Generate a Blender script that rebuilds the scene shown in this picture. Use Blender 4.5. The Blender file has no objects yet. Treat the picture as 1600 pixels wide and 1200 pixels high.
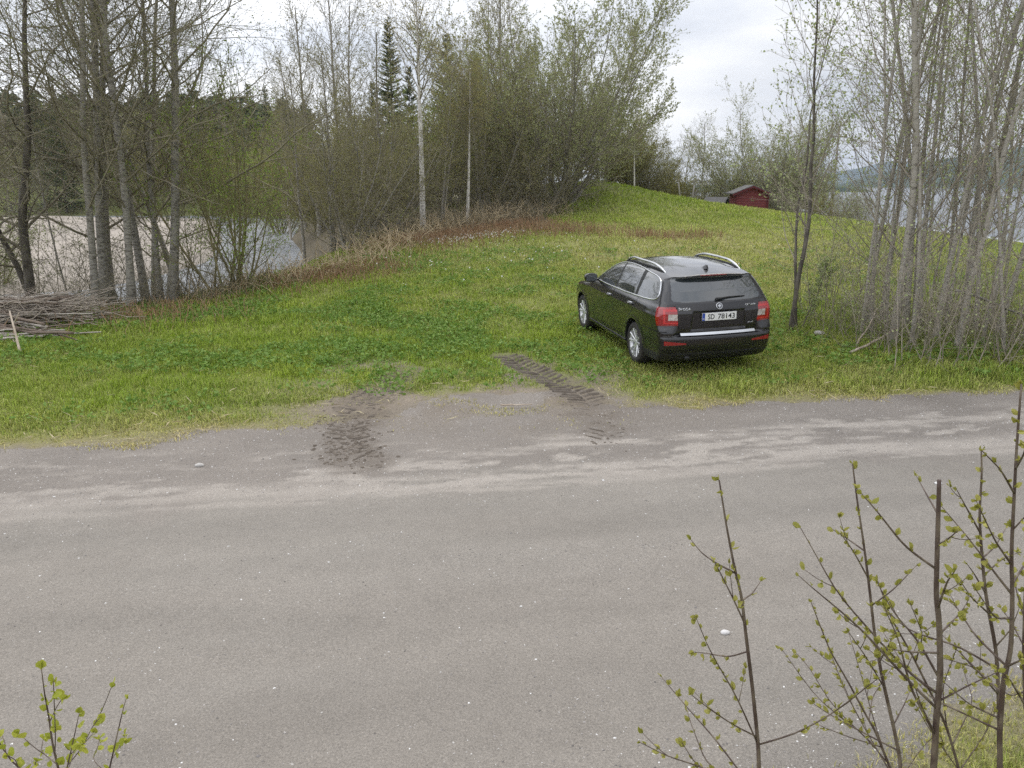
import bpy, math, random
import numpy as np
from mathutils import Vector, Matrix

S = bpy.context.scene
COL = S.collection
R_ = math.radians
random.seed(7)
RNG = np.random.default_rng(7)

# ------------------------------------------------------------------ camera, sky, sun, exposure
CAM_H, PITCH, FPX = 2.634, R_(14.54), 1207.0
cam_d = bpy.data.cameras.new("camera")
cam = bpy.data.objects.new("camera", cam_d)
COL.objects.link(cam)
cam.location = (0, 0, CAM_H)
cam.rotation_euler = (R_(90) - PITCH, 0, 0)
cam_d.sensor_fit = 'HORIZONTAL'
cam_d.sensor_width = 36.0
cam_d.lens = 36.0 * FPX / 1600.0
cam_d.clip_start, cam_d.clip_end = 0.05, 20000
S.camera = cam

SUN_EL, SUN_AZ = R_(52), R_(35)          # sun high, ahead and to the right, behind cloud
w = bpy.data.worlds.new("World")
S.world = w
w.use_nodes = True
nt = w.node_tree
nt.nodes.clear()
out = nt.nodes.new('ShaderNodeOutputWorld')
bg = nt.nodes.new('ShaderNodeBackground')
sky = nt.nodes.new('ShaderNodeTexSky')
sky.sky_type = 'NISHITA'
sky.sun_disc = False
sky.sun_elevation = SUN_EL
sky.sun_rotation = SUN_AZ
sky.dust_density = 3.0
tc = nt.nodes.new('ShaderNodeTexCoord')
mp = nt.nodes.new('ShaderNodeMapping')
mp.inputs['Scale'].default_value = (1.0, 1.0, 3.2)
mp.inputs['Location'].default_value = (2.6, 0.4, 0.25)
nz = nt.nodes.new('ShaderNodeTexNoise')
nz.inputs['Scale'].default_value = 2.3
nz.inputs['Detail'].default_value = 7
nz.inputs['Roughness'].default_value = 0.55
cr = nt.nodes.new('ShaderNodeValToRGB')
cr.color_ramp.elements[0].position = 0.36
cr.color_ramp.elements[0].color = (5.7, 6.05, 6.75, 1)
cr.color_ramp.elements[1].position = 0.62
cr.color_ramp.elements[1].color = (9.6, 9.6, 9.75, 1)
grad = nt.nodes.new('ShaderNodeSeparateXYZ')
gm = nt.nodes.new('ShaderNodeMapRange')       # cloud deck is thinner towards the left (west)
gm.inputs['From Min'].default_value = -0.75
gm.inputs['From Max'].default_value = 0.75
gm.inputs['To Min'].default_value = 1.36
gm.inputs['To Max'].default_value = 0.66
mul = nt.nodes.new('ShaderNodeVectorMath')
mul.operation = 'SCALE'
mx = nt.nodes.new('ShaderNodeMix')
mx.data_type = 'RGBA'
mx.inputs[0].default_value = 0.94
L = nt.links
L.new(tc.outputs['Generated'], mp.inputs['Vector'])
L.new(mp.outputs[0], nz.inputs['Vector'])
L.new(nz.outputs['Fac'], cr.inputs[0])
L.new(tc.outputs['Generated'], grad.inputs[0])
L.new(grad.outputs['X'], gm.inputs['Value'])
L.new(cr.outputs[0], mul.inputs[0])
zen = nt.nodes.new('ShaderNodeMapRange')      # an overcast sky is brightest overhead
zen.inputs['From Min'].default_value = 0.12
zen.inputs['To Min'].default_value = 1.0
zen.inputs['To Max'].default_value = 1.75
L.new(grad.outputs['Z'], zen.inputs['Value'])
both = nt.nodes.new('ShaderNodeMath')
both.operation = 'MULTIPLY'
L.new(gm.outputs[0], both.inputs[0])
L.new(zen.outputs[0], both.inputs[1])
L.new(both.outputs[0], mul.inputs['Scale'])
L.new(sky.outputs[0], mx.inputs[6])
L.new(mul.outputs[0], mx.inputs[7])
L.new(mx.outputs[2], bg.inputs['Color'])
bg.inputs['Strength'].default_value = 0.135
L.new(bg.outputs[0], out.inputs['Surface'])

sun_d = bpy.data.lights.new("sun", 'SUN')
sun_d.energy = 1.2
sun_d.angle = R_(25)
sun_d.color = (1.0, 0.93, 0.83)
sun = bpy.data.objects.new("sun", sun_d)
COL.objects.link(sun)
sd_ = Vector((math.sin(SUN_AZ) * math.cos(SUN_EL), math.cos(SUN_AZ) * math.cos(SUN_EL), math.sin(SUN_EL)))
sun.rotation_euler = sd_.to_track_quat('Z', 'Y').to_euler()
S.view_settings.view_transform = 'Standard'
S.view_settings.look = 'None'
S.view_settings.exposure = 0.0
S.view_settings.gamma = 1.0
S.view_settings.use_curve_mapping = False
try:
    S.cycles.max_bounces = 6
    S.cycles.diffuse_bounces = 3
    S.cycles.glossy_bounces = 3
    S.cycles.transmission_bounces = 4
    S.cycles.transparent_max_bounces = 6
    S.cycles.use_denoising = False
except Exception:
    pass

# ------------------------------------------------------------------ helpers
CP, SP = math.cos(PITCH), math.sin(PITCH)

def at(px, py, d):
    """world point on the sight line of photo pixel (px,py) at forward distance d"""
    r, u = (px - 800) / FPX, (600 - py) / FPX
    dy, dz = CP + u * SP, -SP + u * CP
    return np.array([r * d / dy, d, CAM_H + dz * d / dy])

def tag(o, label=None, cat=None, group=None, kind=None):
    if label: o['label'] = label
    if cat: o['category'] = cat
    if group: o['group'] = group
    if kind: o['kind'] = kind
    return o

def empty(name, loc, label=None, cat=None, group=None):
    o = bpy.data.objects.new(name, None)
    o.empty_display_size = 0.3
    COL.objects.link(o)
    o.location = loc
    return tag(o, label, cat, group)

def link(name, me, mats=(), parent=None, loc=None):
    o = bpy.data.objects.new(name, me)
    for m in (mats if isinstance(mats, (list, tuple)) else [mats]):
        if me.materials.find(m.name) < 0: me.materials.append(m)
    COL.objects.link(o)
    if parent is not None: o.parent = parent
    if loc is not None: o.location = loc
    return o

def raw_mesh(name, V, polys, mats=None, smooth=True, colors=None):
    """V (n,3); polys list of (m,k) index arrays; mats list of material index per block"""
    me = bpy.data.meshes.new(name)
    V = np.ascontiguousarray(V, dtype=np.float32)
    me.vertices.add(len(V))
    me.vertices.foreach_set("co", V.ravel())
    polys = [np.asarray(p, dtype=np.int32) for p in polys]
    li = np.concatenate([p.ravel() for p in polys]) if polys else np.zeros(0, np.int32)
    tot = np.concatenate([np.full(len(p), p.shape[1], np.int32) for p in polys])
    st = np.concatenate([[0], np.cumsum(tot)[:-1]]).astype(np.int32)
    me.loops.add(len(li))
    me.loops.foreach_set("vertex_index", li)
    me.polygons.add(len(tot))
    me.polygons.foreach_set("loop_start", st)
    if mats is not None:
        mi = np.concatenate([np.full(len(p), m, np.int32) if np.isscalar(m) else np.asarray(m, np.int32)
                             for p, m in zip(polys, mats)])
        me.polygons.foreach_set("material_index", mi)
    me.polygons.foreach_set("use_smooth", np.full(len(tot), bool(smooth)))
    me.update(calc_edges=True)
    if colors is not None:
        a = me.color_attributes.new("Col", 'FLOAT_COLOR', 'POINT')
        c = np.ones((len(V), 4), np.float32)
        c[:, :3] = colors
        a.data.foreach_set("color", c.ravel())
    return me

class MB:
    """collects solids and makes one mesh of them"""
    def __init__(s): s.v, s.f, s.m, s.n = [], [], [], 0
    def add(s, V, F, m=0):
        V = np.asarray(V, float)
        s.v.append(V)
        for f in F:
            s.f.append([i + s.n for i in f]); s.m.append(m)
        s.n += len(V)
    def box(s, c, d, m=0, M=None, taper=1.0):
        x, y, z = np.array(d) / 2.0
        V = np.array([[-x, -y, -z], [x, -y, -z], [x, y, -z], [-x, y, -z],
                      [-x * taper, -y * taper, z], [x * taper, -y * taper, z], [x * taper, y * taper, z], [-x * taper, y * taper, z]])
        if M is not None: V = V @ np.array(M).T
        s.add(V + np.array(c), [(3, 2, 1, 0), (4, 5, 6, 7), (0, 1, 5, 4), (1, 2, 6, 5), (2, 3, 7, 6), (3, 0, 4, 7)], m)
    def tube(s, P, r, n=8, m=0, cap=True):
        P = np.asarray(P, float)
        r = np.full(len(P), r) if np.isscalar(r) else np.asarray(r)
        V, F = tubes(P[None], r[None], n)
        F = [list(f) for f in F]
        if cap:
            F.append(list(range(n))[::-1]); F.append([(len(P) - 1) * n + i for i in range(n)])
        s.add(V, F, m)
    def lathe(s, prof, n=32, m=0, axis='Y', c=(0, 0, 0), close=True):
        prof = np.asarray(prof, float)       # (radius, along)
        a = np.linspace(0, 2 * np.pi, n, endpoint=False)
        V = np.stack([prof[:, 0, None] * np.cos(a), np.repeat(prof[:, 1, None], n, 1), prof[:, 0, None] * np.sin(a)], -1).reshape(-1, 3)
        k = len(prof)
        F = []
        for i in range(k if close else k - 1):
            j = (i + 1) % k
            for q in range(n):
                q2 = (q + 1) % n
                F.append((i * n + q, i * n + q2, j * n + q2, j * n + q))
        s.add(V + np.array(c), F, m)
    def build(s, name, mats, parent=None, smooth=False, loc=None):
        me = bpy.data.meshes.new(name)
        me.from_pydata(np.concatenate(s.v).tolist(), [], s.f)
        me.polygons.foreach_set("material_index", np.array(s.m, np.int32))
        me.polygons.foreach_set("use_smooth", np.full(len(s.f), smooth))
        me.update()
        return link(name, me, mats, parent, loc)

def bevel(o, wd=0.01, seg=2):
    b = o.modifiers.new("bevel", 'BEVEL'); b.width = wd; b.segments = seg; b.limit_method = 'ANGLE'
    return o

def norm(a): return a / np.maximum(np.linalg.norm(a, axis=-1, keepdims=True), 1e-9)

def tubes(P, R, s):
    """P (n,k,3) polylines, R (n,k) radii -> verts, quads"""
    n, k, _ = P.shape
    T = norm(np.gradient(P, axis=1))
    D = norm(P[:, -1] - P[:, 0])
    ref = np.where(np.abs(D[:, 2:3]) > 0.75, np.array([[1.0, 0.13, 0]]), np.array([[0, 0.13, 1.0]]))
    U = norm(np.cross(T, ref[:, None, :]))
    W = np.cross(T, U)
    a = np.linspace(0, 2 * np.pi, s, endpoint=False)
    V = P[:, :, None, :] + R[:, :, None, None] * (np.cos(a)[:, None] * U[:, :, None, :] + np.sin(a)[:, None] * W[:, :, None, :])
    base = (np.arange(n) * k * s)[:, None, None]
    i = (np.arange(k - 1) * s)[None, :, None]
    q = np.arange(s)[None, None, :]
    q2 = (q + 1) % s
    F = np.stack([base + i + q, base + i + q2, base + i + s + q2, base + i + s + q], -1).reshape(-1, 4)
    return V.reshape(-1, 3), F

def leaves(P, D, size, rng, wr=0.45):
    """diamond leaves at P pointing roughly along D"""
    n = len(P)
    A = norm(D + rng.normal(0, 0.6, (n, 3)))
    B = norm(np.cross(A, rng.normal(0, 1, (n, 3))))
    sz = (size * rng.uniform(0.6, 1.3, n))[:, None]
    C = np.cross(A, B)
    V = np.stack([P, P + A * sz * .5 + B * sz * wr - C * sz * .06, P + A * sz + C * sz * .1, P + A * sz * .5 - B * sz * wr - C * sz * .06], 1).reshape(-1, 3)
    return V, np.arange(n * 4).reshape(-1, 4)

def grow(P, R, per, t0, t1, ang, ln, up, wob, k, rng, rr=0.55, rmin=0.002, taper=0.6, tip=0.25, maxlen=99, even=True):
    n, kk, _ = P.shape
    pi = np.repeat(np.arange(n), per)
    j = np.tile(np.arange(per), n)
    t = t0 + (t1 - t0) * ((j + rng.random(n * per)) / per if even else rng.random(n * per))
    x = t * (kk - 1)
    i0 = np.clip(x.astype(int), 0, kk - 2)
    fr = (x - i0)[:, None]
    pos = P[pi, i0] * (1 - fr) + P[pi, i0 + 1] * fr
    tan = norm(P[pi, i0 + 1] - P[pi, i0])
    pr = R[pi, i0] * (1 - fr[:, 0]) + R[pi, i0 + 1] * fr[:, 0]
    plen = np.linalg.norm(np.diff(P, axis=1), axis=-1).sum(1)[pi]
    h = np.where(np.abs(tan[:, 2:3]) > .8, np.array([[1., 0, 0]]), np.array([[0, 0, 1.]]))
    u = norm(np.cross(tan, h)); v = np.cross(tan, u)
    phi = (j * 2.4 + rng.uniform(0, 6.28, n)[pi] + rng.normal(0, .5, len(j)))[:, None]
    a = np.radians(rng.uniform(ang[0], ang[1], len(j)))[:, None]
    d = norm(tan * np.cos(a) + (u * np.cos(phi) + v * np.sin(phi)) * np.sin(a))
    Ln = np.minimum(plen * ln * (1 - taper * (t - t0) / max(1e-6, 1 - t0)) * rng.uniform(.65, 1.25, len(j)), maxlen)
    st = (Ln / (k - 1))[:, None]
    Q = np.empty((len(j), k, 3)); Q[:, 0] = pos
    for q in range(1, k):
        Q[:, q] = Q[:, q - 1] + d * st
        d = d + rng.normal(0, wob, d.shape); d[:, 2] += up
        d = norm(d)
    r0 = np.maximum(np.minimum(pr * rr, .8 * pr), rmin)
    RR = r0[:, None] * np.linspace(1, tip, k)[None]
    return Q, np.maximum(RR, rmin * .6)

def polyline_sdf(px, py, pts, closed=False):
    """signed distance to a polyline; positive on its left side (closed: negative inside)"""
    pts = np.asarray(pts, float)
    best = np.full(px.shape, 1e18); sgn = np.zeros(px.shape); ins = np.zeros(px.shape, bool)
    n = len(pts)
    for i in range(n if closed else n - 1):
        a, b = pts[i], pts[(i + 1) % n]
        e = b - a
        t = np.clip(((px - a[0]) * e[0] + (py - a[1]) * e[1]) / (e @ e), 0, 1)
        dx, dy = px - a[0] - t * e[0], py - a[1] - t * e[1]
        d2 = dx * dx + dy * dy
        m = d2 < best
        cr_ = e[0] * (py - a[1]) - e[1] * (px - a[0])
        sgn = np.where(m, np.sign(cr_), sgn)
        best = np.where(m, d2, best)
        if closed:
            c = ((a[1] > py) != (b[1] > py))
            xi = a[0] + (py - a[1]) / np.where(b[1] == a[1], 1e-9, b[1] - a[1]) * e[0]
            ins ^= c & (px < xi)
    d = np.sqrt(best)
    return np.where(ins, -d, d) if closed else d * np.where(sgn == 0, 1, sgn)

def sstep(a, b, x):
    t = np.clip((x - a) / (b - a), 0, 1)
    return t * t * (3 - 2 * t)

_PERM = np.random.default_rng(3).random((256, 256))
def vnoise(x, y):
    xi, yi = np.floor(x).astype(int), np.floor(y).astype(int)
    fx, fy = x - xi, y - yi
    fx, fy = fx * fx * (3 - 2 * fx), fy * fy * (3 - 2 * fy)
    g = lambda i, j: _PERM[(i) & 255, (j) & 255]
    return (g(xi, yi) * (1 - fx) + g(xi + 1, yi) * fx) * (1 - fy) + (g(xi, yi + 1) * (1 - fx) + g(xi + 1, yi + 1) * fx) * fy
def fbm(x, y, o=4, f=1.0):
    s, a, t = 0, 1.0, 0
    for i in range(o):
        s = s + a * vnoise(x * f + 17.3 * i, y * f - 9.1 * i); t += a
        a *= .5; f *= 2.03
    return s / t

# ------------------------------------------------------------------ materials
def new_mat(name):
    m = bpy.data.materials.new(name); m.use_nodes = True
    n = m.node_tree
    b = n.nodes['Principled BSDF']
    return m, n, b
def mat(name, c, rough=.7, metal=0, c2=None, scale=8, detail=5, bump=0, bscale=None, coat=0, spec=.5, stretch=(1, 1, 1), ramp=(.35, .65)):
    m, n, b = new_mat(name)
    b.inputs['Roughness'].default_value = rough
    b.inputs['Metallic'].default_value = metal
    b.inputs['Specular IOR Level'].default_value = spec
    b.inputs['Coat Weight'].default_value = coat
    b.inputs['Base Color'].default_value = (*c, 1)
    if c2 is not None or bump:
        t = n.nodes.new('ShaderNodeTexCoord'); g = n.nodes.new('ShaderNodeMapping')
        g.inputs['Scale'].default_value = stretch
        n.links.new(t.outputs['Object'], g.inputs[0])
        z = n.nodes.new('ShaderNodeTexNoise'); z.inputs['Scale'].default_value = scale; z.inputs['Detail'].default_value = detail
        n.links.new(g.outputs[0], z.inputs['Vector'])
        if c2 is not None:
            r = n.nodes.new('ShaderNodeValToRGB')
            r.color_ramp.elements[0].position = ramp[0]; r.color_ramp.elements[1].position = ramp[1]
            r.color_ramp.elements[0].color = (*c, 1); r.color_ramp.elements[1].color = (*c2, 1)
            n.links.new(z.outputs['Fac'], r.inputs[0]); n.links.new(r.outputs[0], b.inputs['Base Color'])
        if bump:
            z2 = z
            if bscale:
                z2 = n.nodes.new('ShaderNodeTexNoise'); z2.inputs['Scale'].default_value = bscale; z2.inputs['Detail'].default_value = 6
                n.links.new(g.outputs[0], z2.inputs['Vector'])
            bm_ = n.nodes.new('ShaderNodeBump'); bm_.inputs['Strength'].default_value = 1; bm_.inputs['Distance'].default_value = bump
            n.links.new(z2.outputs['Fac'], bm_.inputs['Height']); n.links.new(bm_.outputs[0], b.inputs['Normal'])
    return m

def leaf_mat(name, c1, c2, trans=.35, attr=False, rough=.55):
    """thin leaf: diffuse + translucent; colour varies leaf by leaf (or comes from the Col attribute)"""
    m, n, b = new_mat(name)
    b.inputs['Roughness'].default_value = rough
    b.inputs['Specular IOR Level'].default_value = .25
    if attr:
        a = n.nodes.new('ShaderNodeAttribute'); a.attribute_name = "Col"; colr = a.outputs['Color']
    else:
        g = n.nodes.new('ShaderNodeNewGeometry'); r = n.nodes.new('ShaderNodeMix'); r.data_type = 'RGBA'
        r.inputs[6].default_value = (*c1, 1); r.inputs[7].default_value = (*c2, 1)
        n.links.new(g.outputs['Random Per Island'], r.inputs[0]); colr = r.outputs[2]
    n.links.new(colr, b.inputs['Base Color'])
    t = n.nodes.new('ShaderNodeBsdfTranslucent'); n.links.new(colr, t.inputs['Color'])
    x = n.nodes.new('ShaderNodeMixShader'); x.inputs[0].default_value = trans
    n.links.new(b.outputs[0], x.inputs[1]); n.links.new(t.outputs[0], x.inputs[2])
    n.links.new(x.outputs[0], n.nodes['Material Output'].inputs['Surface'])
    return m

def attr_mat(name, rough=.9, speck=0.25, sscale=60, bump=.01, bscale=40, spec=.3):
    """ground colour from the vertex attribute, broken up by fine grain"""
    m, n, b = new_mat(name)
    b.inputs['Roughness'].default_value = rough; b.inputs['Specular IOR Level'].default_value = spec
    a = n.nodes.new('ShaderNodeAttribute'); a.attribute_name = "Col"
    t = n.nodes.new('ShaderNodeTexCoord')
    z = n.nodes.new('ShaderNodeTexNoise'); z.inputs['Scale'].default_value = sscale; z.inputs['Detail'].default_value = 8; z.inputs['Roughness'].default_value = .75
    n.links.new(t.outputs['Object'], z.inputs['Vector'])
    r = n.nodes.new('ShaderNodeMapRange'); r.inputs['From Min'].default_value = .3; r.inputs['From Max'].default_value = .7
    r.inputs['To Min'].default_value = 1 - speck; r.inputs['To Max'].default_value = 1 + speck
    n.links.new(z.outputs['Fac'], r.inputs['Value'])
    v = n.nodes.new('ShaderNodeVectorMath'); v.operation = 'SCALE'
    n.links.new(a.outputs['Color'], v.inputs[0]); n.links.new(r.outputs[0], v.inputs['Scale']); n.links.new(v.outputs[0], b.inputs['Base Color'])
    z2 = n.nodes.new('ShaderNodeTexNoise'); z2.inputs['Scale'].default_value = bscale; z2.inputs['Detail'].default_value = 8; z2.inputs['Roughness'].default_value = .65
    n.links.new(t.outputs['Object'], z2.inputs['Vector'])
    k = n.nodes.new('ShaderNodeBump'); k.inputs['Strength'].default_value = .9; k.inputs['Distance'].default_value = bump
    n.links.new(z2.outputs['Fac'], k.inputs['Height']); n.links.new(k.outputs[0], b.inputs['Normal'])
    return m

def birch_mat(name, white, dark, amt=.42, sc=9):
    """pale bark with dark horizontal scars"""
    m, n, b = new_mat(name)
    b.inputs['Roughness'].default_value = .8
    t = n.nodes.new('ShaderNodeTexCoord'); g = n.nodes.new('ShaderNodeMapping'); g.inputs['Scale'].default_value = (1, 1, 3.2)
    z = n.nodes.new('ShaderNodeTexNoise'); z.inputs['Scale'].default_value = sc; z.inputs['Detail'].default_value = 6; z.inputs['Roughness'].default_value = .7
    r = n.nodes.new('ShaderNodeValToRGB')
    e = r.color_ramp.elements
    e[0].position = amt - .05; e[0].color = (*dark, 1); e[1].position = amt + .06; e[1].color = (*white, 1)
    n.links.new(t.outputs['Object'], g.inputs[0]); n.links.new(g.outputs[0], z.inputs['Vector'])
    n.links.new(z.outputs['Fac'], r.inputs[0]); n.links.new(r.outputs[0], b.inputs['Base Color'])
    k = n.nodes.new('ShaderNodeBump'); k.inputs['Distance'].default_value = .01
    n.links.new(z.outputs['Fac'], k.inputs['Height']); n.links.new(k.outputs[0], b.inputs['Normal'])
    return m
# ------------------------------------------------------------------ terrain
def flat(px, py, z=0.0):
    r, u = (px - 800) / FPX, (600 - py) / FPX
    dy, dz = CP + u * SP, -SP + u * CP
    t = (z - CAM_H) / dz
    return np.array([r * t, dy * t])

# car plane (from the photograph): rear axle point, heading, tilt
CAR_P = np.array([2.731, 11.744, 0.0]); CAR_YAW = R_(11.8); CAR_PIT = R_(0.98); CAR_ROL = R_(-1.66)
_F = np.array([-math.sin(CAR_YAW) * math.cos(CAR_PIT), math.cos(CAR_YAW) * math.cos(CAR_PIT), math.sin(CAR_PIT)])
_L0 = np.array([-math.cos(CAR_YAW), -math.sin(CAR_YAW), 0]); _U0 = np.cross(_F, _L0)
CAR_L = _L0 * math.cos(CAR_ROL) + _U0 * math.sin(CAR_ROL); CAR_U = np.cross(_F, CAR_L); CAR_F = _F
CAR_M = np.eye(4); CAR_M[:3, 0], CAR_M[:3, 1], CAR_M[:3, 2], CAR_M[:3, 3] = CAR_F, CAR_L, CAR_U, CAR_P
def carw(X, Y, Z=0): return CAR_P + X * CAR_F + Y * CAR_L + Z * CAR_U

ctrl = [at(*p) for p in [(930, 285, 42), (1040, 305, 42), (1140, 322, 40), (1290, 340, 38), (1450, 365, 33), (1600, 385, 29),
        (1100, 350, 30), (900, 380, 25), (750, 345, 33), (850, 330, 36), (660, 370, 29), (640, 376, 27), (520, 420, 22),
        (430, 440, 20), (300, 470, 18), (150, 490, 16.5), (0, 500, 15), (1300, 515, 13.4), (1345, 530, 12.6), (700, 470, 17),
        (1240, 497, 14), (500, 520, 14), (250, 570, 11.5), (1000, 420, 21), (1560, 560, 11), (1750, 560, 11)]]
for X in (-1, 0, 1.3, 2.7, 3.8):
    for Y in (-1, 0, 1): ctrl.append(carw(X, Y * .9, -.02))
for x in range(-12, 15, 3):
    for y in (2, 4, 6, 8): ctrl.append(np.array([x, y, 0.0 + (-.03 if y > 6 and x < -3 else 0)]))
ctrl += [np.array(p) for p in [(20, 20, .1), (22, 12, .2), (18, 8, 0.05), (-14, 12, -.2), (2, 60, 2.2), (-6, 50, 1.0), (-12, 60, .8), (14, 50, .8)]]
ctrl = np.array(ctrl)
def tps_fit(P, lam=0.25):
    n = len(P); d2 = ((P[:, None, :2] - P[None, :, :2]) ** 2).sum(-1)
    K = .5 * d2 * np.log(d2 + 1e-9) + lam * np.eye(n)
    A = np.zeros((n + 3, n + 3)); A[:n, :n] = K; A[:n, n] = 1; A[:n, n + 1:] = P[:, :2]; A[n, :n] = 1; A[n + 1:, :n] = P[:, :2].T
    return np.linalg.solve(A, np.concatenate([P[:, 2], np.zeros(3)]))
_W = tps_fit(ctrl)
def tps(x, y):
    x, y = np.clip(x, -14, 22), np.clip(y, 1, 56)
    z = np.zeros_like(x) + _W[-3] + _W[-2] * x + _W[-1] * y
    for i, p in enumerate(ctrl):
        d2 = (x - p[0]) ** 2 + (y - p[1]) ** 2
        z += _W[i] * .5 * d2 * np.log(d2 + 1e-9)
    return z

BANK = [(-40, 4), (-16, 11), (-10.6, 14.6), (-9.2, 16.6), (-7.8, 18), (-6.4, 20), (-5.6, 22.5), (-5.0, 27), (-5.6, 34), (-7.6, 43), (-13, 60), (-20, 90), (-33, 140), (-60, 260)]
RIDGE = [(40, 14), (24, 26), (19.6, 29.5), (18.2, 33.3), (15.9, 38.5), (11.6, 41), (8.6, 43), (5.5, 44.5), (9, 56), (15, 80), (18, 110), (22, 160), (24, 330), (10, 900), (-60, 2600)]
RIDGE_IN = RIDGE
SAND = [(-19.5, 28.4), (-16.3, 30), (-15.6, 34), (-16.0, 42), (-21, 58), (-28, 76), (-34, 92), (-60, 99), (-95, 99), (-95, 50), (-40, 32)]
ROAD_FAR = [flat(*p) for p in [(0, 706), (200, 690), (400, 668), (520, 652), (600, 642), (680, 632), (740, 618), (790, 604), (850, 606), (905, 620), (985, 626), (1150, 628), (1350, 620), (1600, 622)]]
ROAD_NEAR = [np.array([-30., -4.2]), np.array([-3., .9]), flat(1150, 1330), flat(1330, 1250), flat(1450, 1185), flat(1600, 1090), np.array([30., 8.6])]
ROAD_POLY = [np.array([-30, 3.0])] + ROAD_FAR + [np.array([30, 13.2])] + ROAD_NEAR[::-1]
RT = R_(10.1)
def road_sv(x, y): return x * math.cos(RT) + y * math.sin(RT), -x * math.sin(RT) + y * math.cos(RT)

def gravel_sd(x, y):
    """<0 on gravel; ragged outline"""
    sd = polyline_sdf(x, y, ROAD_POLY, True)
    n = fbm(x, y, 4, 1.3) - .5
    patch = np.exp(-(((x + .3) / 2.2) ** 2 + ((y - 9.6) / 1.3) ** 2))
    sd = sd + patch * (.22 + 1.7 * (fbm(x * 2.7 + 8, y * 2.7, 4, 1.0) - .5))
    return sd + n * (.55 + 1.6 * patch) + (fbm(x + 50, y, 3, 6) - .5) * (.25 + .5 * patch)
def dirtm(x, y):
    '''worn bare turn-off between the road and the meadow'''
    a = np.exp(-(((x + .6) / 2.2) ** 4 + ((y - 9.9) / 2.0) ** 4))
    return np.clip(a * sstep(.30, .62, fbm(x + 12, y + 5, 4, 1.5)) * 1.15 + .35 * a * fbm(x, y + 77, 3, 5), 0, 1)

def height(x, y):
    x = np.asarray(x, float); y = np.asarray(y, float)
    z = tps(x, y)
    sd = polyline_sdf(x, y, BANK)                       # positive on the river side
    inr = (sd > 0)
    far = sstep(96, 118, y)
    bed = -2.3 + 0 * x
    ss = polyline_sdf(x, y, SAND, True)
    bed = bed + 1.15 * sstep(2.5, -1.5, ss) + (fbm(x, y, 3, .12) - .5) * .25 * sstep(0, -6, ss)
    bed = bed + (4.2 + .10 * np.clip(y - 118, 0, 120)) * far
    z = np.where(inr, z + (bed - z) * sstep(0, 6, sd), z)
    rd = polyline_sdf(x, y, RIDGE)                      # ridge runs away from the camera: lake on its right = negative
    rr = -rd
    shelf = np.where(y < 60, -.55, np.where(y < 140, .2, 1.6))
    shelf = shelf + 1.25 * np.exp(-(((x - 13.5) / 3.5) ** 2 + ((y - 46) / 5) ** 2))
    z = np.where((rr > 0), z + (shelf - z) * sstep(0, 5, rr) + (-6.5 - shelf) * sstep(8, 20, rr), z)
    z = np.where((rr <= 0) & (y > 60) & ~inr, z + sstep(60, 200, y) * np.clip(-.0 + .2, 0, 3), z)
    return z
def height_d(x, y):
    z = height(x, y)
    near = sstep(80, 40, y)
    g = gravel_sd(x, y)
    grass = sstep(-.1, .25, g)
    z = z + near * ((fbm(x, y, 4, .9) - .5) * .10 * grass + (fbm(x, y, 3, 7) - .5) * (.012 + .02 * grass))
    s, v = road_sv(x, y)
    z = z - .025 * np.exp(-((v - 6.6) / .35) ** 2) - .02 * np.exp(-((v - 4.6) / .4) ** 2)
    return z

def axis_coords(lo, hi, step, far_lo, far_hi, g=1.09):
    a = list(np.arange(lo, hi + 1e-6, step))
    st, c, up = step, hi, []
    while c < far_hi: st *= g; c += st; up.append(c)
    st, c, dn = step, lo, []
    while c > far_lo: st *= g; c -= st; dn.append(c)
    return np.array(dn[::-1] + a + up)
gx = axis_coords(-9, 9, .045, -2500, 2500, 1.07)
gy = axis_coords(1.2, 12, .045, -20, 3200, 1.045)
GX, GY = np.meshgrid(gx, gy)
GZ = height_d(GX.ravel(), GY.ravel()).reshape(GX.shape)

def dryness(x, y):
    """0 lush .. 1 straw"""
    d = .30 * fbm(x, y, 4, .35) + .25 * fbm(x + 9, y, 3, 1.7)
    d += .24 * np.exp(-(((x - 7) / 6) ** 2 + ((y - 24) / 5) ** 2))
    d += .03 * sstep(18, 30, y) * (x > -2)
    g = gravel_sd(x, y)
    d += .42 * np.exp(-np.maximum(g, 0) / .55)
    d -= .14 * np.exp(-(((x + 4) / 4) ** 2 + ((y - 12.5) / 3.0) ** 2))
    d -= .16 * np.exp(-(((x - 5.2) / 7) ** 2 + ((y - 41) / 6) ** 2))
    d -= .15 * np.exp(-(((x - 6.5) / 3) ** 2 + ((y - 9.9) / .6) ** 2))
    return np.clip((d - .12) * 1.5, 0, 1)
LUSH, LUSH2, STRAW = np.array([.185, .285, .028]), np.array([.31, .40, .045]), np.array([.52, .45, .21])
def grass_col(x, y, rng=None):
    d = dryness(x, y)
    if rng is not None: d = np.clip(d + rng.normal(0, .17, d.shape), 0, 1)
    l = fbm(x + 31, y - 7, 3, .8)
    l = np.clip(l + (rng.normal(0, .2, d.shape) if rng is not None else 0), 0, 1)[:, None]
    g = LUSH * (1 - l) + LUSH2 * l
    d = d[:, None]
    return g * (1 - d) + STRAW * d * 1.0

xf, yf = GX.ravel(), GY.ravel()
gsd = gravel_sd(xf, yf)
s_, v_ = road_sv(xf, yf)
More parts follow.
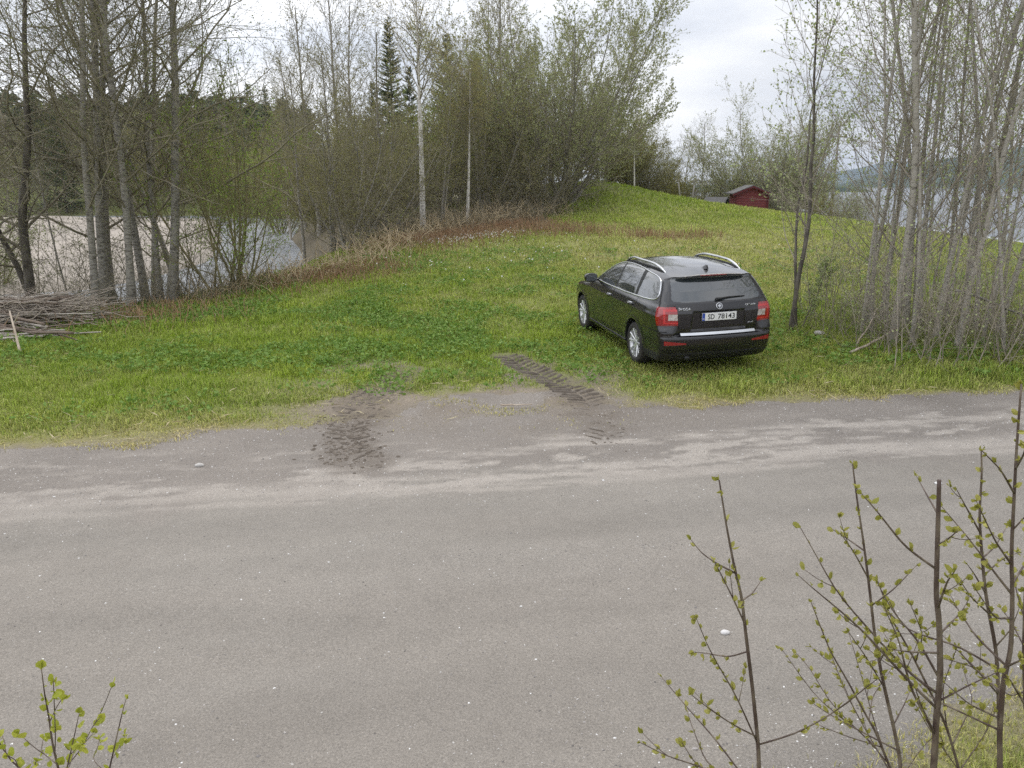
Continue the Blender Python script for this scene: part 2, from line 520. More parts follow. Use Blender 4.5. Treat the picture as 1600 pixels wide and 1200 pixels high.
# gravel road colours: grey fines in the lane, coarse grey on the verge, pale dust streaks along the wheel lines
n1, n2 = fbm(s_ * .35, v_ * 2.0, 4, 1.0), fbm(s_, v_, 4, 1.6)
lane = np.array([.257, .235, .206]); verge = np.array([.222, .198, .174]); dust = np.array([.37, .335, .295]); dark = np.array([.145, .122, .10])
bk = sstep(.38, .66, fbm(s_ * .25 + 4, v_ * .9, 4, 1.0))[:, None] * .55
c_road = (lane[None] * (1 - bk) + np.array([.228, .204, .176]) * bk) * (0.84 + .34 * n1[:, None]) * (.93 + .14 * fbm(xf, yf, 3, 11)[:, None])
vg = sstep(6.2, 7.0, v_ + (n2 - .5) * 1.2)
c_road = c_road * (1 - vg[:, None]) + verge * (.85 + .3 * n2[:, None]) * vg[:, None]
def streak(v0, wd, thr, amp, f1, f2):
    m = np.exp(-((v_ - v0 - .28 * (fbm(s_, 0 * s_, 3, .5) - .5)) / wd) ** 2)
    q = fbm(s_ * f1 + v0 * 13, v_ * f2, 4, 1.0)
    return amp * m * sstep(thr, thr + .10, q)
st = streak(6.72, .17, .34, .95, 1.6, 9) + streak(6.45, .10, .45, .7, 1.3, 9) + streak(7.45, .13, .42, .85, 1.5, 8) * sstep(-1.5, 1.0, xf) + streak(7.05, .34, .56, .95, 2.4, 9) + streak(7.6, .3, .60, .7, 2.4, 8) + streak(4.9, .7, .45, .16, .3, 1.2) + streak(3.6, .8, .45, .14, .3, 1.2)
st = st * (.55 + .9 * fbm(xf, yf, 3, 9))
st = np.clip(st * (.62 + .38 * sstep(-4.5, 1.5, xf)) , 0, 1)[:, None]
c_road = c_road * (1 - st) + dust * st
pt = np.exp(-(((xf + .5) / 2.4) ** 2 + ((yf - 9.2) / 1.0) ** 2))[:, None] * sstep(.3, .6, fbm(xf + 2, yf + 31, 4, 1.8))[:, None] * .75
c_road = c_road * (1 - pt) + np.array([.185, .155, .122]) * pt
dk = (sstep(.55, .75, fbm(xf + 3, yf + 8, 4, 1.1)) * sstep(8.2, 9.4, yf - .1 * xf) * .55)[:, None]
nearv = sstep(.55, .1, -polyline_sdf(xf, yf, [np.array(p) for p in ROAD_NEAR]) * -1)[:, None] * .45
c_road = c_road * (1 - dk) + dark * dk
c_road = c_road * (1 - nearv) + np.array([.20, .185, .17]) * nearv
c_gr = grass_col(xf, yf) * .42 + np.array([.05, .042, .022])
dm = dirtm(xf, yf)[:, None]
c_gr = c_gr * (1 - dm) + np.array([.215, .18, .14]) * (.75 + .5 * fbm(xf, yf, 4, 5)[:, None]) * dm
edge = np.exp(-np.abs(gsd) / .20)[:, None] * .85
c_gr = c_gr * (1 - edge) + np.array([.19, .165, .13]) * edge
# bank, bed, sandbar, far ground
bsd = polyline_sdf(xf, yf, BANK); ssd = polyline_sdf(xf, yf, SAND, True); rsd = -polyline_sdf(xf, yf, RIDGE)
litter = np.array([.105, .085, .055]) * (.7 + .6 * fbm(xf, yf, 3, 1.2))[:, None]
k = (sstep(-3.0, .3, bsd + 1.6 * (fbm(xf, yf, 3, .6) - .5)) * (yf > 13) * (yf < 400))[:, None] * .8
c_gr = c_gr * (1 - k) + litter * k
k = (sstep(28, 33, yf) * sstep(4.5, 1.0, xf + (fbm(xf, yf, 3, .4) - .5) * 3 - sstep(38, 50, yf) * 2))[:, None] * .85
c_gr = c_gr * (1 - k) + litter * k
sandc = np.array([.34, .30, .255]) * (.55 + .8 * fbm(xf * .5, yf * .3, 4, .35))[:, None]
k = sstep(1.2, -.6, ssd + 1.5 * (fbm(xf, yf, 3, .4) - .5))[:, None]
c_gr = c_gr * (1 - k) + sandc * k
k = ((bsd > 5) & (yf > 104))[:, None] * 1.0
c_gr = c_gr * (1 - k) + (np.array([.17, .19, .06]) * (.7 + .6 * fbm(xf, yf, 3, .08))[:, None]) * k
k = sstep(2, 6, rsd)[:, None]
c_gr = c_gr * (1 - k) + np.array([.12, .12, .06]) * k

# mud smeared along the tractor's tracks
TRKP = [[(793, 553), (832, 572), (868, 590), (905, 610), (935, 640), (950, 668)], [(635, 575), (618, 590), (580, 612), (558, 640), (543, 672), (545, 700), (556, 725)]]
tkd = np.minimum(*[np.abs(polyline_sdf(xf, yf, [flat(*p) for p in t])) for t in TRKP])
tm = (sstep(.46, .14, tkd + .45 * (fbm(xf + 9, yf, 4, 3.2) - .5)) * (.12 + .7 * fbm(xf, yf, 4, 7)))[:, None]
c_gr = c_gr * (1 - tm) + np.array([.12, .097, .074]) * tm
c_road = c_road * (1 - tm) + np.array([.13, .107, .084]) * tm
nyg, nxg = GX.shape
idx = np.arange(nyg * nxg).reshape(nyg, nxg)
quads = np.stack([idx[:-1, :-1], idx[:-1, 1:], idx[1:, 1:], idx[1:, :-1]], -1).reshape(-1, 4)
cell = gsd[quads].mean(1) < 0
VG = np.stack([xf, yf, GZ.ravel()], 1)
def submesh(name, V, q, cols):
    u, inv = np.unique(q, return_inverse=True)
    return raw_mesh(name, V[u], [inv.reshape(q.shape)], colors=cols[u])
M_ground = attr_mat("meadow_soil", speck=.35, sscale=35, bump=.02, bscale=25)
M_road = attr_mat("road_gravel", speck=.34, sscale=85, bump=.014, bscale=60)
def pebbly(m, sc, lo, hi, amt):
    """mix in single stones: cells of a voronoi take a lighter or darker stone colour"""
    n = m.node_tree; b = n.nodes['Principled BSDF']; src = b.inputs['Base Color'].links[0].from_socket
    t = n.nodes.new('ShaderNodeTexCoord'); v = n.nodes.new('ShaderNodeTexVoronoi'); v.inputs['Scale'].default_value = sc
    n.links.new(t.outputs['Object'], v.inputs['Vector'])
    sx = n.nodes.new('ShaderNodeSeparateColor'); n.links.new(v.outputs['Color'], sx.inputs[0])
    r = n.nodes.new('ShaderNodeValToRGB'); e = r.color_ramp.elements
    e[0].position = 0; e[0].color = (*[lo] * 3, 1); e[1].position = 1; e[1].color = (*[hi] * 3, 1)
    for p, c in ((.12, .86), (.5, 1.0), (.9, 1.08)): q = e.new(p); q.color = (c, c, c, 1)
    n.links.new(sx.outputs[0], r.inputs[0])
    x = n.nodes.new('ShaderNodeMix'); x.data_type = 'RGBA'; x.blend_type = 'MULTIPLY'; x.inputs[0].default_value = amt
    n.links.new(src, x.inputs[6]); n.links.new(r.outputs[0], x.inputs[7]); n.links.new(x.outputs[2], b.inputs['Base Color'])
pebbly(M_road, 110, .76, 1.30, .45)
pebbly(M_road, 230, .65, 1.4, .5)
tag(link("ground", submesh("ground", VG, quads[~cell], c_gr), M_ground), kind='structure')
tag(link("gravel_road", submesh("gravel_road", VG, quads[cell], c_road), M_road), kind='structure')

_zc = (gx, gy, GZ)
def ground_z(x, y):
    """height of the built sheet at points"""
    x = np.atleast_1d(np.asarray(x, float)); y = np.atleast_1d(np.asarray(y, float))
    i = np.clip(np.searchsorted(gx, x) - 1, 0, nxg - 2); j = np.clip(np.searchsorted(gy, y) - 1, 0, nyg - 2)
    fx = np.clip((x - gx[i]) / (gx[i + 1] - gx[i]), 0, 1); fy = np.clip((y - gy[j]) / (gy[j + 1] - gy[j]), 0, 1)
    return (GZ[j, i] * (1 - fx) + GZ[j, i + 1] * fx) * (1 - fy) + (GZ[j + 1, i] * (1 - fx) + GZ[j + 1, i + 1] * fx) * fy
def gz(x, y): return float(ground_z(x, y)[0])
def px_ground(px, d):
    """ground point in photo column px at forward distance d"""
    x = 0
    z = 0
    for _ in range(6):
        dep = d * CP - (z - CAM_H) * SP
        x = (px - 800) / FPX * dep
        z = gz(x, d)
    return np.array([x, d, z])

# ------------------------------------------------------------------ water
def water_mat(name, c, rough, sc, bump, stretch):
    m = mat(name, c, rough, bump=bump, scale=sc, detail=4, stretch=stretch, spec=.5)
    m.node_tree.nodes['Principled BSDF'].inputs['IOR'].default_value = 1.33
    return m
def sheet(name, x0, x1, y0, y1, z, n=2):
    V = [(x0, y0, z), (x1, y0, z), (x1, y1, z), (x0, y1, z)]
    return raw_mesh(name, np.array(V), [np.array([[0, 1, 2, 3]])], smooth=False)
tag(link("river_water", sheet("river_water", -150, -7, 12, 118, -1.4), water_mat("river", (.25, .26, .27), .35, 1.6, .8, (.45, 1.5, 1))), kind='structure')  # river: bright sky reflection is put into the pale, matt base colour
tag(link("lake_water", sheet("lake_water", 9, 6000, 18, 6000, -4.0), water_mat("lake", (.05, .065, .085), .22, .35, .12, (.5, 1.2, 1))), kind='structure')

# ------------------------------------------------------------------ hills across the lake
def hills(name, prof, d, depth, seed, m):
    """prof: photo skyline (px,py); ridge at distance d, sloping down to the shore in front and behind"""
    pts = np.array([at(px, py, d) for px, py in prof])
    X = np.linspace(pts[0, 0], pts[-1, 0], 160)
    H = np.interp(X, pts[:, 0], pts[:, 2])
    T = np.concatenate([np.linspace(0, 1, 28), np.linspace(1, 2, 10)[1:]])
    A, Bt = np.meshgrid(X, T)
    rise = np.where(Bt <= 1, np.sin(np.clip(Bt, 0, 1) * np.pi / 2) ** 1.2, np.cos((Bt - 1) * np.pi / 2))
    n = fbm(A * .004 + seed, Bt * 3 + seed, 5, 2.0) - .5
    Hh = np.interp(A, X, H) + 4.0
    Z = -6 + (Hh + 2.0) * rise + n * 16 * np.minimum(Hh / 60, 1) * np.sin(np.clip(Bt, 0, 2) * np.pi / 2) * (.4 + .6 * (Bt < .95))
    Y = d + (Bt - 1) * depth + 0 * A
    ii = np.arange(A.size).reshape(A.shape)
    q = np.stack([ii[:-1, :-1], ii[:-1, 1:], ii[1:, 1:], ii[1:, :-1]], -1).reshape(-1, 4)
    tag(link(name, raw_mesh(name, np.stack([A.ravel(), Y.ravel(), Z.ravel()], 1), [q]), m), kind='structure')
M_hill = mat("spruce_hillside", (.020, .036, .022), .95, c2=(.065, .085, .045), scale=.02, detail=10, bump=6, bscale=.06, spec=.1)
hills("hill", [(1330, 292), (1365, 284), (1400, 268), (1440, 257), (1480, 248), (1530, 240), (1600, 229), (1700, 214), (1900, 190), (2300, 180)], 1500, 260, 3.3, M_hill)
hills("far_hills", [(1000, 291), (1100, 282), (1200, 281), (1270, 277), (1300, 270), (1350, 262), (1390, 252), (1430, 258), (1500, 262), (1700, 255)], 3800, 500, 9.1, M_hill)
hills("far_shore", [(1030, 291), (1080, 288), (1120, 287), (1170, 286), (1230, 287), (1290, 289), (1330, 291)], 700, 60, 5.1, M_hill)
# ------------------------------------------------------------------ the estate car
def smax(a, b, k):
    h = np.clip(.5 + .5 * (a - b) / k, 0, 1)
    return b * (1 - h) + a * h + k * h * (1 - h)
def curve(pts, s=.025):
    pts = np.array(pts, float); t = np.linspace(pts[0, 0], pts[-1, 0], 900); v = np.interp(t, pts[:, 0], pts[:, 1])
    h = max(1, int(s / (t[1] - t[0]))); kx = np.exp(-np.linspace(-2, 2, 4 * h + 1) ** 2); kx /= kx.sum()
    v = np.convolve(np.pad(v, 2 * h, 'edge'), kx, 'valid')
    return lambda x: np.interp(x, t, v)
c_w = curve([(.10, .80), (.20, .845), (.30, .872), (.40, .885), (.46, .884), (.60, .897), (.74, .904), (.84, .907), (.865, .908), (.89, .899), (.95, .884), (.985, .872), (1.005, .858), (1.03, .846), (1.15, .804), (1.30, .740), (1.43, .675), (1.54, .60)], .014)
c_top = curve([(-1.4, 1.30), (-.68, 1.428), (-.4, 1.468), (-.1, 1.492), (.35, 1.503), (.8, 1.498), (1.15, 1.470), (1.45, 1.395), (2.14, 1.040), (2.25, 1.005), (2.6, .965), (3.0, .90), (3.3, .82), (3.5, .72), (3.65, .60)], .10)
c_rear = curve([(.1, -.70), (.24, -.93), (.32, -1.015), (.40, -1.045), (.46, -1.055), (.55, -1.060), (.585, -1.050), (.598, -.985), (.70, -1.000), (.80, -1.005), (.91, -1.008), (.93, -.998), (.98, -.982), (1.045, -.955), (1.06, -.938), (1.20, -.840), (1.365, -.690), (1.372, -.685), (1.378, -.765), (1.418, -.775), (1.445, -.74), (1.52, -.64)], .006)
c_front = curve([(.1, 3.40), (.22, 3.54), (.35, 3.58), (.5, 3.59), (.62, 3.57), (.72, 3.52), (.80, 3.42), (.9, 3.3), (1.2, 2.9), (1.5, 2.5)], .03)
def half_w(x, z):
    t = .055 * np.clip((-x - .1) / .96, 0, 1) ** 2 + .10 * np.clip((x - 2.5) / 1.1, 0, 1) ** 2
    up = np.clip((z - .95) / .5, 0, 1)
    t = t + up * (.03 * np.clip((-x + .2) / .9, 0, 1) ** 1.3 + .02 * np.clip((x - .9) / 1.1, 0, 1))
    return c_w(z) - t
def arch(x, z, x0): return np.sqrt((x - x0) ** 2 + (z - .325) ** 2)
def fbody(x, y, z):
    ay = np.abs(y)
    w = half_w(x, z)
    for x0 in (0, 2.686):
        r = arch(x, z, x0)
        w = w + .011 * np.exp(-((r - .385) / .035) ** 2) * (z > .2)
    fs = (ay - w) * .93
    sl = (c_top(x + .02) - c_top(x - .02)) / .04
    ft = (z - c_top(x) + .055 * (ay / .62) ** 2 * sstep(.9, 1.3, z) + .05 * (ay / .8) ** 3 * (1 - sstep(.9, 1.2, z))) / np.sqrt(1 + sl * sl)
    step = .060 * sstep(.57, .70, ay) * sstep(.586, .598, z) * sstep(.76, .62, z)
    bul = -step + .05 * (ay / .8) ** 2 + .045 * (ay / .8) ** 4
    rec = .026 * sstep(.40 + .10 * (.93 - z), .375 + .10 * (.93 - z), ay) * sstep(.655, .675, z) * sstep(.935, .918, z)
    fr = (c_rear(z) + bul + rec - x) * .96
    ff = (x - c_front(z) + .32 * (ay / .9) ** 2.4) * .9
    fb = .19 - z
    f = smax(fs, ft, .07)
    f = smax(f, fr, np.where(z > 1.35, .022, .075))
    f = smax(f, ff, .12)
    f = smax(f, fb, .04)
    for x0 in (0, 2.686):
        a = np.maximum(arch(x, z, x0) - .362, .58 - ay)
        f = smax(f, -a, .006)
    return f
def solve(fn, lo, hi, n=40):
    """outermost zero between hi (outside) and lo (inside), vectorised"""
    for _ in range(n):
        mid = .5 * (lo + hi); o = fn(mid) > 0
        hi = np.where(o, mid, hi); lo = np.where(o, lo, mid)
    return hi
def side_y(x, z):
    x, z = np.broadcast_arrays(np.asarray(x, float), np.asarray(z, float))
    return solve(lambda y: fbody(x, y, z), 0 * x + .2, 0 * x + 1.1)
def rear_x(y, z):
    y, z = np.broadcast_arrays(np.asarray(y, float), np.asarray(z, float))
    return -solve(lambda t: fbody(-t, y, z), 0 * y - .1, 0 * y + 1.4)
def top_z(x, y):
    x, y = np.broadcast_arrays(np.asarray(x, float), np.asarray(y, float))
    return solve(lambda z: fbody(x, y, z), 0 * x + .6, 0 * x + 1.7)

def surface_nets(h=.0125):
    x = np.arange(-1.10, 3.64, h); y = np.arange(-h * .5, .96, h); z = np.arange(.16, 1.56, h)
    X, Y, Z = np.meshgrid(x, y, z, indexing='ij')
    F = fbody(X, Y, Z).astype(np.float64)
    s = F < 0
    nx, ny, nz = F.shape
    acc = np.zeros((nx - 1, ny - 1, nz - 1, 3)); cnt = np.zeros((nx - 1, ny - 1, nz - 1))
    def edge(ax):
        sl0 = [slice(None)] * 3; sl1 = [slice(None)] * 3
        sl0[ax] = slice(None, -1); sl1[ax] = slice(1, None)
        f0, f1 = F[tuple(sl0)], F[tuple(sl1)]
        cr = (f0 < 0) != (f1 < 0)
        I = np.argwhere(cr)
        t = f0[cr] / (f0[cr] - f1[cr])
        P = I.astype(float); P[:, ax] += t
        o = [a for a in range(3) if a != ax]
        for da in (0, -1):
            for db in (0, -1):
                C = I.copy(); C[:, o[0]] += da; C[:, o[1]] += db
                ok = ((C >= 0) & (C < np.array(cnt.shape))).all(1)
                np.add.at(acc, tuple(C[ok].T), P[ok]); np.add.at(cnt, tuple(C[ok].T), 1)
        return I, f0[cr] < 0
    ed = [edge(a) for a in range(3)]
    has = cnt > 0
    vid = -np.ones(cnt.shape, int); vid[has] = np.arange(has.sum())
    V = acc[has] / cnt[has][:, None]
    V = V * h + np.array([x[0], y[0], z[0]])
    Q = []
    for ax, (I, inside) in enumerate(ed):
        o = [(1, 2), (2, 0), (0, 1)][ax]
        ok = (I[:, o[0]] > 0) & (I[:, o[1]] > 0) & (I[:, o[0]] < cnt.shape[o[0]]) & (I[:, o[1]] < cnt.shape[o[1]]) & (I[:, ax] < cnt.shape[ax])
        I, ins = I[ok], inside[ok]
        def g(a, b):
            C = I.copy(); C[:, o[0]] += a; C[:, o[1]] += b
            return vid[tuple(C.T)]
        q = np.stack([g(-1, -1), g(0, -1), g(0, 0), g(-1, 0)], 1)
        Q.append(np.where(ins[:, None], q, q[:, ::-1]))
    Q = np.concatenate(Q)
    # project on the exact surface
    for _ in range(3):
        e = 1e-3
        f = fbody(*V.T)
        g = np.stack([fbody(V[:, 0] + e, V[:, 1], V[:, 2]) - fbody(V[:, 0] - e, V[:, 1], V[:, 2]),
                      fbody(V[:, 0], V[:, 1] + e, V[:, 2]) - fbody(V[:, 0], V[:, 1] - e, V[:, 2]),
                      fbody(V[:, 0], V[:, 1], V[:, 2] + e) - fbody(V[:, 0], V[:, 1], V[:, 2] - e)], 1) / (2 * e)
        st = f[:, None] * g / np.maximum((g * g).sum(1), .25)[:, None]
        V = V - np.clip(st, -.006, .006)
    V[:, 1] = np.where(V[:, 1] < h * .3, 0, V[:, 1])
    Vm = V * np.array([1, -1, 1]); n = len(V)
    Qm = Q[:, ::-1] + n
    c = V[:, 1] <= 0
    Qm = np.where(c[np.clip(Qm - n, 0, n - 1)], Qm - n, Qm)
    keep = ~(c[Q].all(1))
    return np.concatenate([V, Vm]), np.concatenate([Q[keep], Qm[keep]])

def inpoly(x, y, poly): return polyline_sdf(np.asarray(x, float), np.asarray(y, float), poly, True)

# outlines on the side (x,z) and on the tail (|y|,z)
DLO = [(1.92, 1.030), (1.45, 1.018), (.5, 1.022), (-.30, 1.045), (-.58, 1.062), (-.665, 1.085), (-.70, 1.13), (-.60, 1.29), (-.53, 1.335), (-.38, 1.370), (.2, 1.418), (.65, 1.428), (1.05, 1.410), (1.32, 1.345), (1.55, 1.235), (1.78, 1.11)]
TG_GLASS = [(0, 1.058), (.50, 1.058), (.640, 1.072), (.668, 1.095), (.605, 1.360), (.56, 1.370), (0, 1.374)]
TAILGATE = [(0, .596), (.55, .596), (.585, .70), (.605, .78), (.625, .99), (.70, 1.06), (.63, 1.44), (0, 1.49)]
LAMP = [(.620, 1.0), (.620, .995), (.600, .738), (1.2, .748), (1.2, 1.01), (.80, 1.012)]

M_paint = mat("black_paint", (.0095, .0088, .0105), .24, metal=.0, coat=.95, spec=.32, bump=0)
M_paint.node_tree.nodes['Principled BSDF'].inputs['Coat Roughness'].default_value = .06
M_glass = mat("tinted_glass", (.030, .036, .038), .03, spec=1.0)
M_glass.node_tree.nodes['Principled BSDF'].inputs['Coat Weight'].default_value = 1.0
M_plastic = mat("black_plastic", (.018, .018, .019), .55, bump=.0008, bscale=400, scale=30)
M_gap = mat("panel_gap", (.002, .002, .002), .9)
M_chrome = mat("satin_chrome", (.62, .63, .64), .22, metal=1, c2=(.52, .53, .55), scale=3)
M_alu = mat("brushed_aluminium", (.60, .61, .62), .35, metal=1, c2=(.50, .51, .52), scale=6)
M_rim = mat("alloy_silver", (.66, .67, .68), .34, metal=.6, c2=(.55, .55, .56), scale=5)
M_tyre = mat("tyre_rubber", (.016, .016, .017), .85, c2=(.04, .036, .03), scale=9, bump=.002, bscale=60)
M_redlamp = mat("red_lens", (.27, .008, .010), .12, coat=1, spec=.6)
M_redtube = mat("red_light_guide", (.50, .025, .025), .2, coat=1)
M_darkred = mat("dark_red_lens", (.20, .006, .008), .15, coat=1)
M_clearlamp = mat("clear_lens", (.55, .53, .50), .15, coat=1, c2=(.30, .22, .20), scale=30)
M_reflector = mat("reflector_red", (.26, .014, .016), .3, coat=.5)
M_white = mat("plate_white", (.74, .74, .73), .45, c2=(.68, .68, .67), scale=9)
M_blue = mat("plate_blue", (.02, .06, .33), .45)
M_ink = mat("plate_black", (.012, .012, .013), .5)
M_dark = mat("underbody_black", (.006, .006, .006), .9)

def build_car():
    car = empty("parked_car", (0, 0, 0), "black estate car with silver roof rails parked on the grass, seen from behind", "car")
    car.matrix_world = Matrix(CAR_M.tolist())
    V, Q = surface_nets()
    Cn = V[Q].mean(1)
    X, Y, Z = Cn.T
    e1 = V[Q[:, 2]] - V[Q[:, 0]]; e2 = V[Q[:, 3]] - V[Q[:, 1]]
    N = norm(np.cross(e1, e2))
    AY = np.abs(Y)
    sidew = (np.abs(N[:, 1]) > .45)
    rearw = (N[:, 0] < -.5) & (X < -.5)
    frontw = X > 2.0
    part = np.zeros(len(Q), int)                 # 0 body paint
    NAMES = {}
    def setp(mask, k): part[mask] = k
    arches = (np.minimum(arch(X, Z, 0), arch(X, Z, 2.686)) < .368) & (Z < .72)
    under = Z < .20
    tgd = inpoly(AY, Z, TAILGATE); rearside = (X < -.55)
    tg = rearside & (tgd < 0) & (N[:, 0] < -.25) & ((Z < 1.376))
    setp(tg, 2)
    glass_r = tg & (inpoly(AY, Z, TG_GLASS) < 0) & (Z < 1.3745)
    # bumper: everything low at the tail, seam up to the rear arch
    bump = (X < -.36) & (Z < .66) & (part == 0) & ((X < -.60) | (Z < .60))
    setp(bump, 4)
    setp((part == 4) & (Z < .355 - .02 * sstep(.5, .8, AY)), 5)     # bare plastic lower lip
    lampm = rearside & (inpoly(AY + np.where(X > -.80, .0, 0), Z, LAMP) < 0) & (X < -.80 + .25 * (Z - .86)) & (AY > .58) & (Z < 1.0)
    setp(lampm & (part != 4) , 6)
    dlo = inpoly(X, Z, DLO)
    win = sidew & (dlo < 0) & (AY > .5)
    setp(win, 7)
    # doors
    def door(poly): return sidew & (inpoly(X, Z, poly) < 0) & (part == 0) & (AY > .6)
    FD = [(.955, .33), (1.98, .33), (2.06, .55), (2.05, .90), (1.95, 1.03), (1.5, 1.26), (.955, 1.43)]
    BD = [(.40, .33), (.945, .33), (.945, 1.43), (.02, 1.43), (-.07, 1.04), (-.05, .90), (.16, .74), (.34, .58), (.40, .47)]
    fd, bd = door(FD), door(BD)
    setp(fd, 8); setp(bd, 9)
    ws = (N[:, 2] > .3) & (N[:, 0] > .25) & (X > 1.30) & (X < 2.06) & (AY < .60 + .12 * (X - 1.3))
    setp(ws, 10)
    setp((X > 3.3) & (np.abs(AY - .68) < .2) & (Z > .56) & (Z < .75) & (part == 0), 11)
    setp((X > 3.4) & (AY < .42) & (Z > .48) & (Z < .70) & (part == 0), 12)
    # shut lines
    gap = np.zeros(len(Q), bool)
    for poly, mk in ((FD, sidew), (BD, sidew)):
        gap |= mk & (np.abs(inpoly(X, Z, poly)) < .0065) & (AY > .6) & (dlo > .01)
    gap |= rearside & (np.abs(tgd) < .0065) & (N[:, 0] < -.2) & (AY > .02) & (Z < 1.02)
    gap |= (np.abs(Z - .661) < .006) & (X < -.36) & (X > -.96) & (AY > .6)
    gap |= sidew & (np.abs(np.hypot(X + .02, Z - .60) - 0) < 0)
    def emit(name, mask, mats, parent, mi=None, smooth=True, push=0.0):
        q = Q[mask]
        u, inv = np.unique(q, return_inverse=True)
        Vv = V[u].copy()
        if push:
            nn = np.zeros_like(V); np.add.at(nn, q.ravel(), np.repeat(N[mask], 4, 0)); Vv += norm(nn[u]) * push
        me = raw_mesh(name, Vv, [inv.reshape(q.shape)], [0 if mi is None else mi[mask]], smooth)
        o = link(name, me, mats, parent)
        return o
    gm = gap.astype(int)
    gm2 = np.where(gap, 1, np.where(arches | under, 2, 0))
    body = emit("body", (part == 0), [M_paint, M_gap, M_dark], car, gm2)
    tail = emit("tailgate", (part == 2) & ~glass_r, [M_paint, M_gap], car, gm)
    rg = emit("rear_window", glass_r, [M_glass], tail, push=.0)
    bumper = emit("bumper", (part == 4) | (part == 5), [M_paint, M_gap, M_plastic, M_dark], car, np.where(gap, 1, np.where(arches | under, 3, np.where(part == 5, 2, 0))))
    for sgn, nm in ((1, 0), (-1, 1)):
        sm = (Y * sgn > 0)
        emit("taillight", (part == 6) & sm, [M_redlamp, M_redtube, M_clearlamp, M_darkred], car,
             np.where((AY < .735) & (Z < .905) & (Z > .815) & (X < -.8), 2,
                      np.where((np.abs(np.maximum(np.abs(Z - .872) - .088, np.abs(AY - .64) - .150)) < .013) & (X < -.72), 1,
                               np.where(Z < .76, 3, 0))))
        for k, nm2, lab in ((8, "door", "front door"), (9, "door", "rear door")):
            d = emit("door", (part == k) & sm, [M_paint, M_gap], car, gm); d['label'] = lab
            # window glass between the pillars
            x0, x1 = ((.985, 3) if k == 8 else (.105, .915))
            wd = win & sm & (X > x0 - .10 * (Z - 1.0) * (k == 8)) & (X <= x1 - (.10 * (Z - 1.0)))
            emit("window", wd, [M_glass], d)
            hx, hz = (1.13, .885) if k == 8 else (.155, .905)
            yy = side_y(np.array([hx - .1, hx - .05, hx, hx + .05, hx + .1]), hz)
            b = MB()
            P = np.stack([np.linspace(hx - .11, hx + .11, 7), np.interp(np.linspace(-.11, .11, 7), np.linspace(-.1, .1, 5), yy) + np.array([.004, .026, .033, .035, .033, .026, .004]), np.full(7, hz)], 1)
            P[:, 1] *= sgn
            b.tube(P, np.array([.009, .013, .015, .015, .015, .013, .009]), 8)
            b.tube(np.array([[hx - .08, yy[0] * sgn, hz + .017], [hx, (yy[2] + .027) * sgn, hz + .02], [hx + .08, yy[4] * sgn, hz + .017]]), .008, 6, 1)
            b.build("handle", [M_paint, M_chrome], d, True)
        emit("quarter_window", win & sm & (X <= .02 - .12 * (Z - 1.0)), [M_glass], car)
        zq = .10 * (Z - 1.0)
        emit("window_pillar", win & sm & (X > .915 - zq) & (X <= .985 - zq), [M_plastic], car)
        emit("window_pillar", win & sm & (X > .02 - 1.2 * zq) & (X <= .105), [M_plastic], car)
        # bright strip round the side windows
        pl = np.array(DLO + [DLO[0]]); t = np.r_[0, np.cumsum(np.hypot(*np.diff(pl, axis=0).T))]
        tt = np.linspace(0, t[-1], 150); px_, pz_ = np.interp(tt, t, pl[:, 0]), np.interp(tt, t, pl[:, 1])
        for _ in range(3):
            px_[1:-1] = (px_[:-2] + 2 * px_[1:-1] + px_[2:]) / 4; pz_[1:-1] = (pz_[:-2] + 2 * pz_[1:-1] + pz_[2:]) / 4
        b = MB(); b.tube(np.stack([px_, sgn * (side_y(px_, pz_) + .001), pz_], 1), .012, 8)
        b.build("window_trim", [M_chrome], car, True)
        # roof rail
        xs = np.linspace(-.44, 1.22, 40); u = np.linspace(0, 1, 40)
        yr = .610 - .03 * np.abs(u - .5) * 2
        zt = top_z(xs, yr)
        lift = .070 * np.sin(np.clip(u / .30, 0, 1) * np.pi / 2) * np.sin(np.clip((1 - u) / .30, 0, 1) * np.pi / 2)
        b = MB()
        P = np.stack([xs, sgn * yr, zt + lift - .004], 1)
        V0, F0 = tubes(P[None], np.full((1, 40), .0165) * np.clip(np.minimum(u, 1 - u) / .10, .55, 1)[None], 10)
        V0 = V0.copy(); V0[:, 1] = sgn * np.repeat(yr, 10) + (V0[:, 1] - sgn * np.repeat(yr, 10)) * 1.35
        b.add(V0, F0.tolist() + [list(range(10))[::-1], [390 + i for i in range(10)]])
        b.build("roof_rail", [M_alu], car, True)
        b = MB()
        Pt = np.stack([xs[2:-2], sgn * yr[2:-2], zt[2:-2] + .006], 1); b.tube(Pt, .014, 6)
        b.build("rail_base", [M_plastic], car)
        # mirror
        b = MB()
        yb = float(side_y(1.78, 1.02))
        a = np.linspace(0, 2 * np.pi, 14, endpoint=False); rings = []
        for xo, sc_ in ((-.06, .94), (-.045, 1.0), (.0, 1.0), (.05, .86), (.09, .55), (.105, .2)):
            rings.append(np.stack([np.full(14, 1.83 + xo), sgn * (yb + .155 + .115 * sc_ * np.sign(np.cos(a)) * np.abs(np.cos(a)) ** .7), 1.075 + .075 * sc_ * np.sign(np.sin(a)) * np.abs(np.sin(a)) ** .7], 1))
        Vr = np.concatenate(rings); Fr = [(i * 14 + j, i * 14 + (j + 1) % 14, (i + 1) * 14 + (j + 1) % 14, (i + 1) * 14 + j) for i in range(5) for j in range(14)]
        b.add(Vr, Fr + [list(range(14)), list(range(70, 84))[::-1]])
        b.tube(np.array([[1.84, sgn * (yb - .03), 1.02], [1.84, sgn * (yb + .08), 1.045]]), .022, 8)
        mo = b.build("mirror", [M_paint], car, True)
